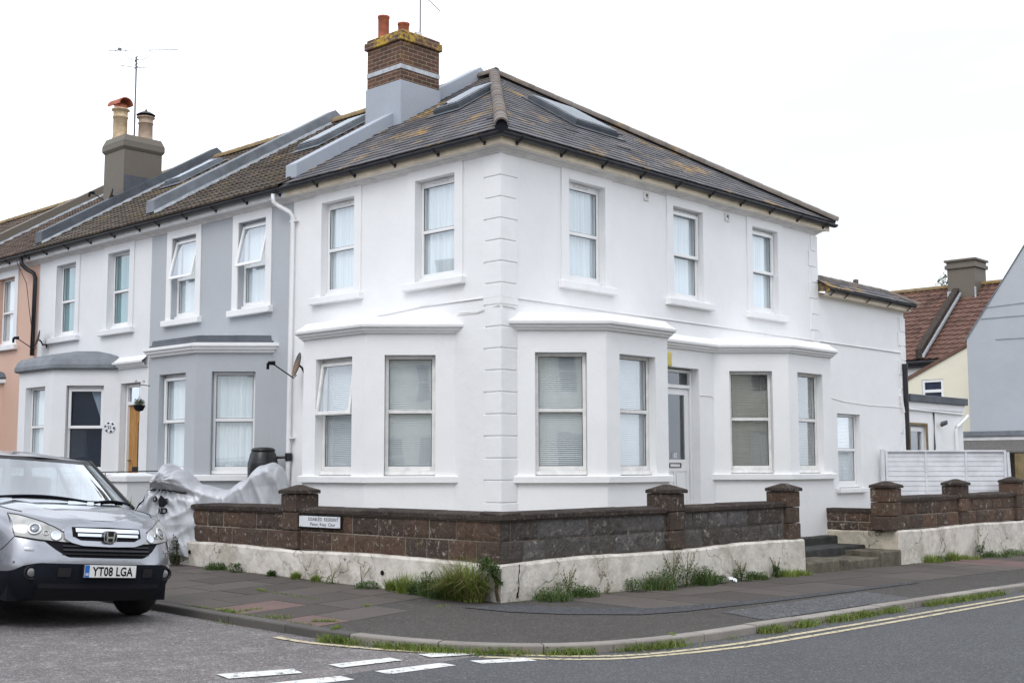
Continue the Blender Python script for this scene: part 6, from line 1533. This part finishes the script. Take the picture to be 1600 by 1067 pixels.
# interior shapes seen through the glass
m = MB(); m.box(-.68, .68, 1.35, 1.7, .95, 1.10); m.box(-.55, -.12, 2.35, 2.5, .8, 1.42); m.box(.12, .55, 2.35, 2.5, .8, 1.42); m.build('interior', 'room', CAR, local=True, bevel=.03)
# wheels
for sx in (-1, 1):
    for dy in (.90, 3.52):
        m = MB(); pr = [(.20, -.105), (.30, -.11), (.335, -.09), (.345, -.05), (.345, .05), (.335, .09), (.30, .11), (.20, .105)]
        axw = lambda p, q, h: (sx * .80 + h, dy - .03 + p, .345 + .055 * sx + q)
        m.lathe(0, 0, pr, 36, axis=axw, cap=False); w_ = m.build('wheel', 'rubber', CAR, local=True, smooth=True)
        m = MB()
        m.lathe(0, 0, [(.205, -.10), (.215, 0), (.205, .10)], 30, axis=axw, cap=False); m.lathe(0, 0, [(.001, sx * .08), (.05, sx * .082), (.055, sx * .06)], 16, axis=axw, cap=False)
        for k in range(7):
            aa = k * 2 * math.pi / 7; c_, s_ = math.cos(aa), math.sin(aa)
            m.mesh([axw(r_ * c_ - t_ * s_, r_ * s_ + t_ * c_, sx * h_) for r_, t_, h_ in ((.04, -.022, .078), (.04, .022, .078), (.205, .016, .095), (.205, -.016, .095))], [(0, 1, 2, 3)])
        m.build('rim', 'alum', w_, local=True)

# ================================================================ unseen houses added across the two streets for the windows and the car to mirror
def facing_row(base, fr, n, w, label, paint, z0):
    H = empty('facing_terrace', base, label, 'terrace', 'unseen terraces added across the two streets for reflections')
    wins = []
    for k in range(n):
        t = k * w
        for a, b, c, e in ((.7, 2.3, .9, 2.6), (.8, 1.7, 3.9, 5.4), (2.9, 3.8, 3.9, 5.4), (3.1, 4.0, .3, 2.6)): wins.append((t + a, t + b, z0 + c, z0 + e))
    m = MB(); wall(m, fr, 0, n * w, z0 - 1, z0 + 6.0, wins, .15); m.build('wall', paint, H)
    for i, (a, b, c, e) in enumerate(wins):
        m = MB(); bars(m, fr, a, b, c, e, .07, -.12, -.07); m.box(a + .07, b - .07, -.119, -.071, (c + e) / 2 - .02, (c + e) / 2 + .02, fr); f = m.build('window', 'upvc', H)
        m = MB(); m.face([fr(a, -.11, c), fr(b, -.11, c), fr(b, -.11, e), fr(a, -.11, e)]); m.build('glass', 'navy' if i % 3 else 'net', f)
    m = MB(); m.hexa([fr(-.3, .35, z0 + 5.95), fr(n * w + .3, .35, z0 + 5.95), fr(n * w + .3, -4.5, z0 + 8.9), fr(-.3, -4.5, z0 + 8.9)], [fr(-.3, .35, z0 + 6.1), fr(n * w + .3, .35, z0 + 6.1), fr(n * w + .3, -4.5, z0 + 9.05), fr(-.3, -4.5, z0 + 9.05)]); m.build('roof', 'tileb', H)
    for k in range(0, n, 2): m = MB(); c_ = Vector(fr(k * w + .2, -4.2, 0)); m.box(c_.x - .45, c_.x + .45, c_.y - .45, c_.y + .45, z0 + 7.5, z0 + 10.0); m.build('chimney', 'brick', H)
facing_row((-10, -19.5, -.3), Fr((-36, -19.5), (1, 0), (0, 1)), 12, 4.8, 'unseen long cream rendered terrace added across the main road for reflections', 'cream', .1)
facing_row((-20, 18, .2), Fr((-20, -2.5), (0, 1), (1, 0)), 8, 4.8, 'unseen grey rendered terrace added across the side street for reflections', 'grey', .4)
